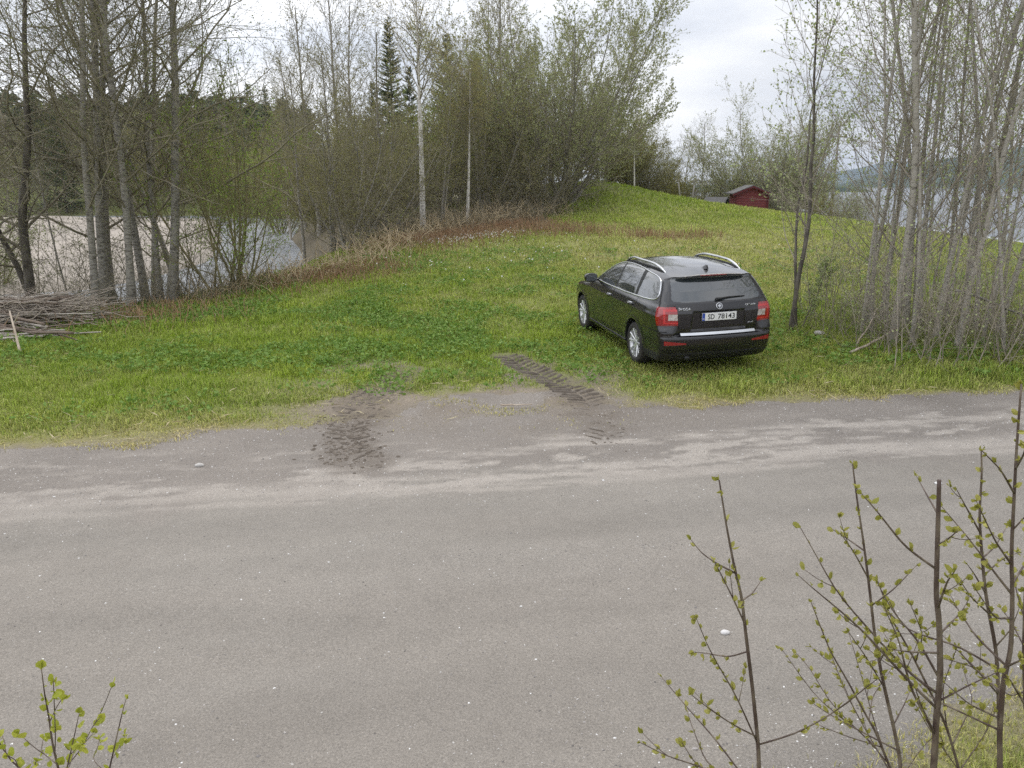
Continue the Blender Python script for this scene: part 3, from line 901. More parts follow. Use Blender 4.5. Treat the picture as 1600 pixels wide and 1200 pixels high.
        g = MB(); g.box((1.768, sgn * (yb + .155), 1.075), (.004, .19, .115)); bevel(g.build("mirror_glass", [M_glass], mo), .02, 3)
        # rear reflector in the bumper
        ys = np.linspace(.50, .80, 16); z0 = np.linspace(.478, .470, 16); z1 = np.linspace(.500, .532, 16)
        Vp = []
        for off in (.004, -.01):
            for zz in (z0, z1): Vp.append(np.stack([rear_x(ys, zz) - off, sgn * ys, zz], 1))
        Vp = np.concatenate(Vp); n = 16; F = []
        for i in range(n - 1):
            F += [(i, i + 1, n + i + 1, n + i), (2 * n + i, 3 * n + i, 3 * n + i + 1, 2 * n + i + 1), (n + i, n + i + 1, 3 * n + i + 1, 3 * n + i), (i, 2 * n + i, 2 * n + i + 1, i + 1)]
        F += [(0, n, 3 * n, 2 * n), (n - 1, 3 * n - 1, 4 * n - 1, 2 * n - 1)]
        b = MB(); b.add(Vp, F); b.build("reflector", [M_reflector], bumper)
        # sill strip
        emit("headlight", (part == 11) & sm, [M_clearlamp], car)
    emit("windscreen", part == 10, [M_glass], car)
    emit("grille", part == 12, [M_plastic], car)
    # sills
    for sgn in (1, -1):
        xs = np.linspace(.42, 2.27, 20)
        b = MB(); b.tube(np.stack([xs, sgn * (side_y(xs, .275) - .004), np.full(20, .275)], 1), .018, 8); b.build("sill_trim", [M_plastic], car, True)
    # chrome strip under the tailgate, license plate, writing
    ys = np.linspace(-.565, .565, 40)
    b = MB(); xx = rear_x(np.abs(ys), 0 * ys + .625)
    P1 = np.stack([xx - .012, ys, 0 * ys + .634], 1); P0 = np.stack([xx - .040, ys, 0 * ys + .602], 1); P2 = P1 + np.array([.03, 0, .004]); P3 = P0 + np.array([.05, 0, -.004])
    Vp = np.concatenate([P0, P1, P2, P3]); n = 40
    F = [(i + a * n, i + 1 + a * n, i + 1 + ((a + 1) % 4) * n, i + ((a + 1) % 4) * n) for i in range(n - 1) for a in range(4)]
    b.add(Vp, F); b.build("chrome_strip", [M_chrome], tail)
    xr0, xr1 = float(rear_x(0.2, .795)), float(rear_x(0.2, .905))
    px_ = min(xr0, xr1) - .012
    def rear_box(name, y, z, wd, ht, th, m, parent, bev=.003, x=None):
        b = MB(); b.box(((px_ if x is None else x), y, z), (th, wd, ht)); return bevel(b.build(name, [m], parent), bev, 2)
    plate_holder = rear_box("plate_holder", 0, .848, .535, .130, .012, M_plastic, tail)
    plate = rear_box("number_plate", 0, .850, .52, .110, .008, M_white, tail, x=px_ - .008)
    bl = rear_box("country_band", .238, .850, .040, .106, .004, M_blue, plate, .001, x=px_ - .0125)
    def text(s, name, y, z, ht, m, parent, x, depth=.002, width=None, bold=0.0, tilt=0.0):
        cu = bpy.data.curves.new(name, 'FONT'); cu.body = s; cu.size = 1; cu.extrude = 0; cu.offset = bold
        cu.align_x = 'LEFT'; cu.resolution_u = 3
        tmp = bpy.data.objects.new(name, cu); COL.objects.link(tmp)
        bpy.context.view_layer.update()
        me = bpy.data.meshes.new_from_object(tmp.evaluated_get(bpy.context.evaluated_depsgraph_get()))
        bpy.data.objects.remove(tmp); me.name = name
        v = np.empty(len(me.vertices) * 3, np.float32); me.vertices.foreach_get("co", v); v = v.reshape(-1, 3)
        lo, hi = v.min(0), v.max(0)
        sy = ht / (hi[1] - lo[1]); sx = (width / (hi[0] - lo[0])) if width else sy
        a = (v[:, 0] - (lo[0] + hi[0]) / 2) * sx; c = (v[:, 1] - (lo[1] + hi[1]) / 2) * sy
        yy = y - a; zz = z + c
        base = np.full(len(v), x) if np.isscalar(x) else x(yy, zz)
        nv = np.stack([base, yy, zz], 1)
        me.vertices.foreach_set("co", nv.astype(np.float32).ravel()); me.update()
        o = link(name, me, m, parent)
        sol = o.modifiers.new("solid", 'SOLIDIFY'); sol.thickness = depth; sol.offset = 0
        return o
    text("SD", "plate_text", .124, .850, .074, M_ink, plate, px_ - .013, .002, .098, .012)
    text("78143", "plate_text", -.105, .850, .074, M_ink, plate, px_ - .013, .002, .255, .012)
    text("N", "country_letter", .238, .822, .022, M_white, bl, px_ - .0155, .001)
    surf = lambda y, z: rear_x(np.abs(y), z) - .004
    text("ŠKODA", "lettering", .505, .974, .044, M_chrome, tail, surf, .004, .175, .02)
    text("OCTAVIA", "lettering", -.49, .984, .028, M_chrome, tail, surf, .004, .175, .015)
    text("4x4", "lettering", -.49, .735, .022, M_chrome, tail, surf, .003, .085, .01)
    # round emblem: bright ring, dark field, winged arrow
    ex = float(rear_x(.0, .992)) - .004
    b = MB()
    b.lathe([(.0, -.004), (.044, -.004), (.050, .002), (.046, .008), (.040, .006), (.0, .006)], 32, 0, axis='Y', close=False)
    Vv = np.concatenate(b.v)
    sl = (float(rear_x(0, 1.03)) - float(rear_x(0, .955))) / .075
    al = math.atan(sl)
    def tilt(v):                                      # lathe axis y -> -x, then leans with the tailgate
        p = np.stack([-v[:, 1], v[:, 0], v[:, 2]], 1)
        c, s2 = math.cos(al), math.sin(al)
        return np.stack([p[:, 0] * c + p[:, 2] * s2 + ex, p[:, 1], -p[:, 0] * s2 + p[:, 2] * c + .992], 1)
    b.v = [tilt(Vv)]
    emb = b.build("emblem", [M_chrome], tail, True)
    b = MB(); b.lathe([(.0, .0065), (.037, .0065), (.037, .0085), (.0, .0085)], 32, 0, close=False); b.v = [tilt(np.concatenate(b.v))]; b.build("emblem_field", [M_ink], emb)
    wing = [(-.030, -.010), (-.012, -.004), (-.004, -.030), (.006, -.030), (.004, -.012), (.024, -.006), (.028, .004), (.012, .004), (.022, .012), (.010, .014), (.016, .022), (.002, .024), (-.012, .014), (-.026, .006)]
    b = MB(); Vw = np.array([(-p[0], y_, p[1]) for y_ in (.0086, .0105) for p in wing]); n = len(wing)
    b.add(tilt(Vw), [list(range(n, 2 * n)), list(range(n))[::-1]] + [(i, (i + 1) % n, n + (i + 1) % n, n + i) for i in range(n)]); b.build("emblem_wing", [M_chrome], emb)
    # wiper
    b = MB()
    def rp(y, z, o=.02): return (float(rear_x(abs(y), z)) - o, y, z)
    b.tube(np.array([rp(.02, 1.085, .006), rp(.02, 1.085, .04)]), .02, 10)
    b.tube(np.array([rp(.02, 1.088, .036), rp(-.14, 1.105, .03), rp(-.40, 1.108, .022)]), np.array([.016, .010, .005]), 8)
    b.tube(np.array([rp(.0, 1.098, .012), rp(-.2, 1.100, .012), rp(-.42, 1.101, .010)]), .006, 6)
    b.build("wiper", [M_plastic], tail)
    # high brake light under the roof spoiler
    ys = np.linspace(-.20, .20, 12); b = MB(); xz = rear_x(np.abs(ys), 0 * ys + 1.398)
    b.tube(np.stack([xz + .003, ys, 0 * ys + 1.398], 1), .008, 6); b.build("brake_light", [M_darkred], tail, True)
    # shark fin aerial
    b = MB(); zt = float(top_z(-.45, .0))
    prof = [(-.09, 0), (-.085, .055), (-.055, .060), (-.02, .035), (.05, .010), (.08, 0)]
    n = len(prof); Vv = []
    for sg in (1, -1):
        for (a, c) in prof: Vv.append((-.45 + a, sg * (.024 * (1 - c / .07) + .004), zt + c - .004))
    b.add(Vv, [list(range(n)), list(range(n, 2 * n))[::-1]] + [(i, n + i, n + i + 1, i + 1) for i in range(n - 1)])
    b.build("aerial", [M_paint], car, True)
    b = MB(); b.box((1.35, 0, .30), (4.2, 1.15, .14)); b.box((1.35, 0, .30), (2.0, 1.5, .12)); b.build("underbody", [M_dark], car)
    b = MB(); b.tube(np.array([(-.98, .45, .27), (-.80, .45, .27)]), .035, 12); b.build("exhaust_pipe", [M_plastic], car, True)
    # mud flap/wheel set
    def wheel(x0, sgn):
        wroot = empty("wheel", (0, 0, 0)); wroot.parent = car; wroot.location = (x0, sgn * .775, .316)
        b = MB(); pr = [(.215, -.095), (.235, -.108), (.27, -.112), (.300, -.104), (.312, -.088), (.316, -.06), (.316, .06), (.312, .088), (.300, .104), (.27, .112), (.235, .108), (.215, .095)]
        b.lathe(pr, 48)
        b.build("tyre", [M_tyre], wroot, True)
        b = MB()
        o = sgn
        b.lathe([(.222, o * .100), (.232, o * .103), (.226, o * .085), (.205, o * .05), (.200, -o * .09), (.192, -o * .09), (.196, o * .05), (.212, o * .088)], 48)
        for kx in range(10):
            a = 2 * np.pi * (kx // 2) / 5 + (.17 if kx % 2 else -.17) + .3
            a1 = 2 * np.pi * (kx // 2) / 5 + (.27 if kx % 2 else -.27) + .3
            p0 = np.array([.045 * math.cos(a), o * .070, .045 * math.sin(a)]); p1 = np.array([.218 * math.cos(a1), o * .098, .218 * math.sin(a1)])
            t = norm(p1 - p0); sd_ = np.array([-t[2], 0, t[0]]); dn = np.array([0, o, 0])
            ring = []
            for p, wd, th in ((p0, .020, .03), ((p0 + p1) / 2, .0145, .022), (p1, .0175, .018)):
                ring += [p + sd_ * wd, p + sd_ * wd * .6 + dn * .008, p - sd_ * wd * .6 + dn * .008, p - sd_ * wd, p - sd_ * wd - dn * th, p + sd_ * wd - dn * th]
            F = [(i * 6 + j, i * 6 + (j + 1) % 6, i * 6 + 6 + (j + 1) % 6, i * 6 + 6 + j) for i in range(2) for j in range(6)]
            b.add(ring, F + [list(range(6)), list(range(12, 18))])
        b.lathe([(.0, o * .088), (.028, o * .088), (.060, o * .076), (.062, o * .03), (.0, o * .03)], 24, close=False)
        b.build("rim", [M_rim], wroot)
        b = MB(); b.lathe([(0, o * .01), (.14, o * .01), (.14, o * .03), (0, o * .03)], 32, close=False); b.build("brake_disc", [M_dark], wroot)
    for x0 in (0, 2.686):
        for sgn in (1, -1): wheel(x0, sgn)
    return car
build_car()
# ------------------------------------------------------------------ trees and shrubs
B_alder = birch_mat("alder_bark", (.29, .27, .23), (.125, .112, .09), .46, 7)
B_dark = mat("dark_bark", (0.058, 0.049, 0.039), .9, c2=(0.156, 0.137, 0.111), scale=9, bump=.01, stretch=(1, 1, .4))
B_aspen = birch_mat("aspen_bark", (.35, .325, .28), (.11, .095, .075), .40, 8)
B_birch = birch_mat("birch_bark", (.66, .63, .58), (.06, .05, .045), .40, 7)
B_twig = mat("twig_brown", (.17, .15, .10), .9, c2=(.27, .24, .17), scale=3)
B_twig_grey = mat("twig_grey", (0.212, 0.184, 0.143), .9, c2=(0.340, 0.297, 0.238), scale=3)
B_twig_olive = mat("twig_olive", (0.145, 0.133, 0.061), .9, c2=(0.238, 0.204, 0.102), scale=3)
B_cane = mat("dry_cane", (.42, .33, .20), .9, c2=(.56, .46, .30), scale=3)
Lf_alder = leaf_mat("alder_leaf", (0.120, 0.152, 0.045), (0.224, 0.240, 0.080))
Lf_aspen = leaf_mat("aspen_leaf", (0.270, 0.338, 0.135), (0.459, 0.499, 0.243))
Lf_willow = leaf_mat("willow_leaf", (.24, .27, .115), (.40, .41, .20))
Lf_green = leaf_mat("fresh_leaf", (0.176, 0.272, 0.048), (0.320, 0.400, 0.080))
Lf_olive = leaf_mat("olive_leaf", (0.192, 0.192, 0.054), (0.320, 0.296, 0.088))
Lf_brown = leaf_mat("budding_leaf", (.165, .165, .062), (.27, .255, .10))
Lf_birch = leaf_mat("birch_leaf", (0.338, 0.286, 0.091), (0.468, 0.416, 0.156))
Lf_needle = leaf_mat("spruce_needle", (.075, .108, .040), (.145, .175, .062), trans=.12)
Lf_needle2 = leaf_mat("spruce_needle_pale", (.095, .115, .038), (.17, .18, .060), trans=.1)

def stem(base, h, r, lean, k, rng, wob=.03, bend=0.0, azim=None, rtip=.22):
    """one trunk polyline"""
    P = np.zeros((k, 3)); P[0] = base
    az = rng.uniform(0, 6.28) if azim is None else azim
    d = np.array([math.sin(lean) * math.cos(az), math.sin(lean) * math.sin(az), math.cos(lean)])
    for i in range(1, k):
        P[i] = P[i - 1] + d * h / (k - 1)
        d = norm(d + rng.normal(0, wob, 3) * np.array([1, 1, .3]) + np.array([0, 0, bend]))
    s = np.linspace(0, 1, k)
    R = r * (1 - (1 - rtip) * s ** .9)
    R[0] *= 1.35
    return P, R

def crown_mesh(name, levels, leafspec, rng, bark_i=0, leaf_i=1, sides=(5, 4, 3, 3)):
    VV, FF, MM, n = [], [], [], 0
    for (P, R), s in zip(levels, sides):
        V, F = tubes(P, R, s); VV.append(V); FF.append(F + n); MM.append(bark_i); n += len(V)
    for (P, per, size, t0, ani) in leafspec:
        m, k, _ = P.shape
        pi = np.repeat(np.arange(m), per)
        t = rng.uniform(t0, 1, len(pi)) * (k - 1); i0 = np.clip(t.astype(int), 0, k - 2); fr = (t - i0)[:, None]
        pos = P[pi, i0] * (1 - fr) + P[pi, i0 + 1] * fr + rng.normal(0, size * .25, (len(pi), 3))
        V, F = leaves(pos, norm(P[pi, i0 + 1] - P[pi, i0]) + np.array([0, 0, ani]), size, rng)
        VV.append(V); FF.append(F + n); MM.append(leaf_i); n += len(V)
    return raw_mesh(name, np.concatenate(VV), FF, MM, smooth=True)

TREE = {}
def proto(kind, seed, trunk_mat, twig_mat, leaf_m, trunks, levels, leafspec):
    """levels: list of grow() keyword dicts applied from the trunks outward"""
    rng = np.random.default_rng(seed)
    tp = [stem(rng=rng, **t) for t in trunks]
    P = np.stack([a for a, _ in tp]); R = np.stack([b for _, b in tp])
    V, F = tubes(P, R, 8)
    tm = raw_mesh("trunk", V, [F], [0]); tm.materials.append(trunk_mat)
    lv, cur, lf = [], (P, R), []
    pools = [(P, R)]
    for kw in levels:
        kw = dict(kw); src = kw.pop('src', -1)
        q = grow(*pools[src], rng=rng, **kw); pools.append(q); lv.append(q)
    for (li, per, size, t0, ani) in leafspec:
        lf.append((pools[li][0], per, size, t0, ani))
    cm = crown_mesh("crown", lv, lf, rng, sides=[5] + [4] * 1 + [3] * 8)
    cm.materials.append(twig_mat); cm.materials.append(leaf_m)
    TREE.setdefault(kind, []).append((tm, cm))

def plant(name, kind, var, loc, scale=1.0, rot=None, lean=(0, 0), label=None, cat="tree", group=None, sink=.08, zs=1.0):
    tm, cm = TREE[kind][var % len(TREE[kind])]
    rt = empty(name, (loc[0], loc[1], loc[2] - sink), label, cat, group)
    rt.rotation_euler = (R_(lean[1]), R_(lean[0]), random.uniform(0, 6.28) if rot is None else rot)
    rt.rotation_mode = 'XYZ'
    rt.rotation_mode = 'ZYX' if False else 'XYZ'
    rt.scale = (scale, scale, scale * zs)
    for nm, me in (("trunk", tm), ("crown", cm)):
        o = bpy.data.objects.new(nm, me); COL.objects.link(o); o.parent = rt
    return rt

T = lambda **k: dict(dict(base=np.zeros(3), h=10, r=.1, lean=0, k=14), **k)
up3 = lambda a: np.array(a, float)
# aspens of the thicket right of the car: slim, grey, ascending branches
for sd in range(7):
    h = 10 + 2.2 * (sd % 3)
    proto('aspen', 100 + sd, B_aspen, B_twig_grey, Lf_aspen,
          [T(h=h, r=.025 + .011 * (sd % 4), lean=R_(2), wob=.035, bend=.02)],
          [dict(per=30, t0=.10, t1=.97, ang=(32, 62), ln=.24, up=.10, wob=.09, k=8, rr=.27, rmin=.006, taper=.55),
           dict(per=6, t0=.15, t1=1, ang=(25, 55), ln=.42, up=.06, wob=.12, k=5, rr=.5, rmin=.0035, taper=.4),
           dict(per=3, t0=.2, t1=1, ang=(25, 55), ln=.42, up=.05, wob=.14, k=4, rr=.6, rmin=.0022, taper=.3)],
          [(3, 2, .038, .4, .2), (2, 1, .036, .7, .3)])
# old alders on the river bank
for sd in range(5):
    proto('alder', 200 + sd, B_alder, B_twig, Lf_alder,
          [T(h=14 + sd % 3, r=.088 + .018 * (sd % 3), lean=R_(3), wob=.03, bend=.02)],
          [dict(per=34, t0=.16, t1=.97, ang=(38, 72), ln=.30, up=.07, wob=.13, k=9, rr=.36, rmin=.010, taper=.5),
           dict(per=10, t0=.12, t1=1, ang=(28, 60), ln=.42, up=.03, wob=.16, k=6, rr=.5, rmin=.005, taper=.35),
           dict(per=8, t0=.15, t1=1, ang=(25, 60), ln=.44, up=.02, wob=.18, k=4, rr=.6, rmin=.0034, taper=.3)],
          [(3, 2, .034, .3, 0)])
# crooked bare bank tree
for sd in range(2):
    proto('crooked', 230 + sd, B_dark, B_twig, Lf_alder,
          [T(h=9, r=.125, lean=R_(4), wob=.06), T(h=7.5, r=.085, lean=R_(13), wob=.08, base=up3((.12, .1, 0)))],
          [dict(per=22, t0=.22, t1=.97, ang=(45, 85), ln=.42, up=.02, wob=.20, k=10, rr=.42, rmin=.012, taper=.45),
           dict(per=9, t0=.12, t1=1, ang=(30, 65), ln=.42, up=.02, wob=.2, k=6, rr=.5, rmin=.006, taper=.35),
           dict(per=6, t0=.15, t1=1, ang=(25, 60), ln=.42, up=.02, wob=.2, k=4, rr=.6, rmin=.0036, taper=.3)],
          [(3, 1, .034, .4, 0)])
# birches
for sd in range(2):
    proto('birch', 300 + sd, B_birch, B_twig, Lf_birch,
          [T(h=10.5, r=.145, lean=R_(1), wob=.012, bend=.03, k=16, rtip=.12)],
          [dict(per=40, t0=.50, t1=.98, ang=(30, 55), ln=.26, up=.07, wob=.08, k=8, rr=.35, rmin=.008, taper=.55),
           dict(per=9, t0=.15, t1=1, ang=(25, 50), ln=.42, up=.0, wob=.10, k=5, rr=.5, rmin=.005, taper=.35),
           dict(per=6, t0=.15, t1=1, ang=(25, 50), ln=.5, up=-.10, wob=.12, k=4, rr=.6, rmin=.0038, taper=.3)],
          [(3, 2, .05, .3, -.2)])
# tall bare trees behind the willows
for sd in range(4):
    proto('bare', 330 + sd, B_alder, B_twig, Lf_brown,
          [T(h=11 + sd % 2, r=.12, lean=R_(2), wob=.025, bend=.02)],
          [dict(per=30, t0=.25, t1=.97, ang=(28, 52), ln=.32, up=.08, wob=.09, k=8, rr=.38, rmin=.010, taper=.5),
           dict(per=9, t0=.12, t1=1, ang=(25, 50), ln=.40, up=.05, wob=.12, k=5, rr=.5, rmin=.006, taper=.35),
           dict(per=5, t0=.15, t1=1, ang=(25, 50), ln=.42, up=.03, wob=.14, k=4, rr=.6, rmin=.0045, taper=.3)],
          [(3, 2, .055, .3, 0)])
# willow: many stems fanning from one stool
def fan(n, h, spread, r, seed, el=0.0):
    g = np.random.default_rng(seed)
    return [T(h=h * g.uniform(.75, 1.05) * (1 - .25 * (i / n)), r=r * g.uniform(.7, 1.15), lean=R_(4) + R_(spread) * math.sqrt((i + .5) / n), azim=i * 2.4 + g.uniform(-.4, .4),
              base=np.array([g.normal(0, .25), g.normal(0, .25), 0]), wob=.06, bend=.035, k=12) for i in range(n)]
for sd in range(2):
    proto('willow', 400 + sd, B_alder, B_twig_grey, Lf_willow, fan(26, 10.6, 56, .07, sd),
          [dict(per=17, t0=.10, t1=.97, ang=(20, 48), ln=.40, up=.07, wob=.09, k=8, rr=.42, rmin=.010, taper=.5),
           dict(per=7, t0=.15, t1=1, ang=(18, 45), ln=.42, up=.05, wob=.11, k=5, rr=.5, rmin=.006, taper=.35),
           dict(per=5, t0=.15, t1=1, ang=(20, 45), ln=.45, up=.04, wob=.12, k=4, rr=.6, rmin=.0045, taper=.3)],
          [(3, 5, .068, .2, .2)])
# smaller leafy and twiggy shrubs
def shrub(kind, sd, bark, twig, leaf, n, h, spread, lf, leafsize, l1=14, l2=7, l3=5):
    proto(kind, sd, bark, twig, leaf, fan(n, h, spread, .04, sd),
          [dict(per=l1, t0=.06, t1=.97, ang=(22, 58), ln=.42, up=.05, wob=.12, k=6, rr=.45, rmin=.007, taper=.45),
           dict(per=l2, t0=.12, t1=1, ang=(22, 55), ln=.42, up=.03, wob=.14, k=4, rr=.55, rmin=.005, taper=.3),
           dict(per=l3, t0=.15, t1=1, ang=(22, 55), ln=.48, up=.02, wob=.15, k=3, rr=.6, rmin=.004, taper=.3)],
          [(3, lf, leafsize, .2, .1)])
for sd in range(3): shrub('shrub_green', 500 + sd, B_twig_olive, B_twig_olive, Lf_green, 11, 5.5, 36, 2, .046, 11, 6, 5)
for sd in range(3): shrub('shrub_olive', 520 + sd, B_twig_olive, B_twig_olive, Lf_olive, 14, 5.5, 45, 3, .055)
for sd in range(3): shrub('shrub_brown', 540 + sd, B_alder, B_twig, Lf_brown, 10, 5.7, 44, 2, .05, 12, 6, 5)
for sd in range(2): shrub('shrub_grey', 560 + sd, B_alder, B_twig_grey, Lf_willow, 14, 6.0, 48, 2, .055)
for sd in range(3):   # light young shoots among the aspens
    proto('shoots', 580 + sd, B_twig_grey, B_twig_grey, Lf_aspen, fan(9, 2.6, 26, .0085, sd + 40),
          [dict(per=8, t0=.1, t1=.97, ang=(25, 65), ln=.40, up=.04, wob=.14, k=5, rr=.5, rmin=.0035, taper=.4),
           dict(per=4, t0=.12, t1=1, ang=(22, 60), ln=.45, up=.03, wob=.16, k=4, rr=.6, rmin=.0025, taper=.3)],
          [(2, 1, .035, .4, .2)])
for sd in range(3):   # slim young trees just in leaf
    proto('young', 350 + sd, B_aspen, B_twig, Lf_olive,
          [T(h=7.5 + sd * .6, r=.06, lean=R_(3), wob=.03, bend=.02), T(h=6.2, r=.045, lean=R_(10), azim=2.0 * sd, wob=.04, bend=.03)],
          [dict(per=24, t0=.22, t1=.97, ang=(30, 60), ln=.32, up=.08, wob=.10, k=7, rr=.36, rmin=.008, taper=.45),
           dict(per=8, t0=.12, t1=1, ang=(25, 52), ln=.42, up=.05, wob=.12, k=5, rr=.5, rmin=.005, taper=.35),
           dict(per=4, t0=.15, t1=1, ang=(25, 50), ln=.42, up=.03, wob=.14, k=4, rr=.6, rmin=.004, taper=.3)],
          [(3, 2, .06, .2, .1)])
# spruces
def spruce(sd, h, wd, leaf, dens=1.0, drop=.25):
    rng = np.random.default_rng(600 + sd)
    P, R = stem(np.zeros(3), h, h * .011, 0, 12, rng, wob=.006, rtip=.08)
    V, F = tubes(P[None], R[None], 7)
    tm = raw_mesh("trunk", V, [F], [0]); tm.materials.append(B_dark)
    n = int(h * 22 * dens); t = np.sort(rng.uniform(.06, .985, n)); az = rng.uniform(0, 6.28, n)
    Ln = wd * (1 - t) ** .85 * rng.uniform(.6, 1.15, n) + .12
    k = 6; s = np.linspace(0, 1, k)
    B = np.empty((n, k, 3)); zc = t * h
    for i in range(k):
        B[:, i, 0] = np.cos(az) * Ln * s[i]; B[:, i, 1] = np.sin(az) * Ln * s[i]
        B[:, i, 2] = zc + Ln * ((.55 * t - drop) * s[i] + .22 * s[i] ** 2.5)
    V, F = tubes(B, np.repeat((.006 + .01 * Ln)[:, None], k, 1) * np.linspace(1, .3, k), 3)
    VV, FF, MM, c = [V], [F], [0], len(V)
    per = 80
    pi = np.repeat(np.arange(n), per); ss = rng.uniform(.12, 1, n * per) * (k - 1); i0 = np.clip(ss.astype(int), 0, k - 2); fr = (ss - i0)[:, None]
    pos = B[pi, i0] * (1 - fr) + B[pi, i0 + 1] * fr
    d = norm(B[pi, i0 + 1] - B[pi, i0]); side = np.cross(d, [0, 0, 1.]) * rng.choice([-1, 1], len(pi))[:, None]
    dd = norm(d * .7 + side * rng.uniform(.2, 1.2, (len(pi), 1)) + np.array([0, 0, -.35]) * rng.uniform(0, 1.4, (len(pi), 1)))
    V, F = leaves(pos, dd * 3, .09 + .20 * (1 - t[pi]), rng, wr=.16)
    VV.append(V); FF.append(F + c); MM.append(1)
    cm = raw_mesh("crown", np.concatenate(VV), FF, MM); cm.materials.append(B_dark); cm.materials.append(leaf)
    TREE.setdefault('spruce', []).append((tm, cm))
spruce(0, 15, 2.3, Lf_needle, 1.4); spruce(1, 13, 3.1, Lf_needle2, 1.5); spruce(2, 14, 2.9, Lf_needle, 1.4)

def G(px, d):
    return px_ground(px, d)

# ---- left bank: old alders and the crooked tree
crook = plant('crooked_tree', 'crooked', 0, G(52, 17.5), .95, rot=.4, label="dark crooked double-trunked tree on the river bank behind the stick pile", sink=.15)
plant('leaning_tree', 'crooked', 1, G(-30, 16.5), .8, rot=2.6, lean=(-4, 0), label="dark leaning tree at the left picture edge behind the stick pile")
alders = [(152, 17.2, 0, .95, (-1, 0), "dark alder trunk leftmost in the clump right of the stick pile"),
          (166, 18.0, 1, 1.0, (0, 0), "second alder trunk from the left in the riverside clump"),
          (180, 19.5, 2, .9, (1, 1), "alder trunk at the back of the riverside clump, between the dark and the pale one"),
          (206, 17.4, 3, 1.0, (3.0, 0), "thick pale alder trunk in the middle of the riverside clump"),
          (231, 19.0, 4, .95, (5, 0), "alder trunk just right of the thick pale one, leaning right"),
          (252, 18.6, 0, .85, (7, 0), "slim alder trunk second from the right in the riverside clump"),
          (268, 18.2, 2, .9, (10, 0), "rightmost thick alder trunk of the riverside clump, leaning over the river"),
          (292, 20.5, 1, .8, (12, 0), "thin alder leaning right behind the rightmost thick trunk of the clump"),
          (240, 22.0, 4, .85, (9, 2), "slim alder far at the back of the riverside clump")]
for px, d, v, sc, ln, lab in alders:
    plant('alder_tree', 'alder', v, G(px, d), sc, lean=ln, label=lab, group="alders in the clump on the river bank")
plant('young_alder', 'aspen', 2, G(118, 18.5), .55, label="thin young alder between the crooked tree and the alder clump")
olive = plant('leafy_shrub', 'shrub_green', 0, G(368, 18.8), .80, zs=1.3, label="many-stemmed bush with small green leaves leaning over the river", cat="bush")
plant('leafy_shrub', 'shrub_green', 1, G(-10, 30), .9, label="green bush at the left picture edge in front of the sandbar", cat="bush", sink=.8)
for sd in range(2):
    proto('bank_twigs', 590 + sd, B_twig, B_twig, Lf_alder, fan(7, 3.6, 34, .014, sd + 60),
          [dict(per=9, t0=.12, t1=.97, ang=(30, 75), ln=.42, up=.02, wob=.18, k=6, rr=.5, rmin=.005, taper=.4),
           dict(per=6, t0=.12, t1=1, ang=(25, 65), ln=.45, up=.02, wob=.2, k=4, rr=.6, rmin=.0035, taper=.3)],
          [(2, 2, .035, .3, .1)])
for i, (px, d, sc, lab) in enumerate([(15, 17.8, .9, "bare twiggy bush at the water left of the crooked tree"), (85, 18.6, 1.0, "bare twiggy bush between the crooked tree and the alder clump"), (135, 19.4, .9, "bare twiggy bush behind the leftmost alder of the clump"),
                                      (190, 20.2, 1.1, "bare twiggy bush in the middle of the alder clump"), (245, 19.6, .9, "bare twiggy bush behind the right side of the alder clump"), (310, 19.4, 1.0, "bare twiggy bush between the alder clump and the green bush")]):
    plant('twiggy_bush', 'bank_twigs', i, G(px, d), sc, label=lab, cat="bush", group="twiggy bushes on the river bank")
# ---- far bank beyond the sandbar
far = [(-60, 108, 'alder', 0, 1.0), (20, 112, 'bare', 1, 1.1), (70, 118, 'spruce', 0, 1.0), (105, 104, 'spruce', 2, 1.05), (150, 112, 'shrub_brown', 0, 2.0), (190, 106, 'shrub_olive', 1, 1.9),
       (235, 116, 'shrub_brown', 1, 2.2), (290, 108, 'shrub_olive', 2, 2.2), (325, 120, 'spruce', 1, 1.0), (345, 104, 'shrub_green', 0, 1.7), (400, 110, 'spruce', 2, 1.1), (425, 125, 'spruce', 0, 1.0), (452, 118, 'spruce', 1, 1.05),
       (480, 128, 'spruce', 2, .95), (20, 104, 'shrub_brown', 2, 1.9), (75, 106, 'shrub_brown', 1, 1.7), (395, 100, 'shrub_olive', 0, 2.0), (440, 96, 'shrub_olive', 1, 2.0), (480, 90, 'shrub_brown', 0, 2.0),
       (-20, 120, 'shrub_olive', 0, 2.2), (130, 128, 'bare', 2, 1.2), (255, 128, 'spruce', 0, .9), (210, 124, 'bare', 3, 1.1), (365, 126, 'bare', 0, .95), (60, 130, 'bare', 0, 1.2), (300, 132, 'spruce', 2, .9)]
words = {'alder': 'bare alder', 'bare': 'bare slender tree', 'spruce': 'dark spruce', 'shrub_brown': 'brown twiggy bush', 'shrub_olive': 'olive budding bush', 'shrub_green': 'green leafy bush'}
nmk = {'alder': 'alder_tree', 'bare': 'bare_tree', 'spruce': 'spruce_tree', 'shrub_brown': 'twiggy_bush', 'shrub_olive': 'budding_bush', 'shrub_green': 'leafy_bush', 'shrub_grey': 'grey_bush'}
for px, d, k, v, sc in far:
    plant(nmk[k], k, v, G(px, d), sc, label=words[k] + " on the far river bank beyond the sandbar", cat="bush" if 'shrub' in k else "tree",
          group=words[k] + " row on the far river bank", sink=.3)

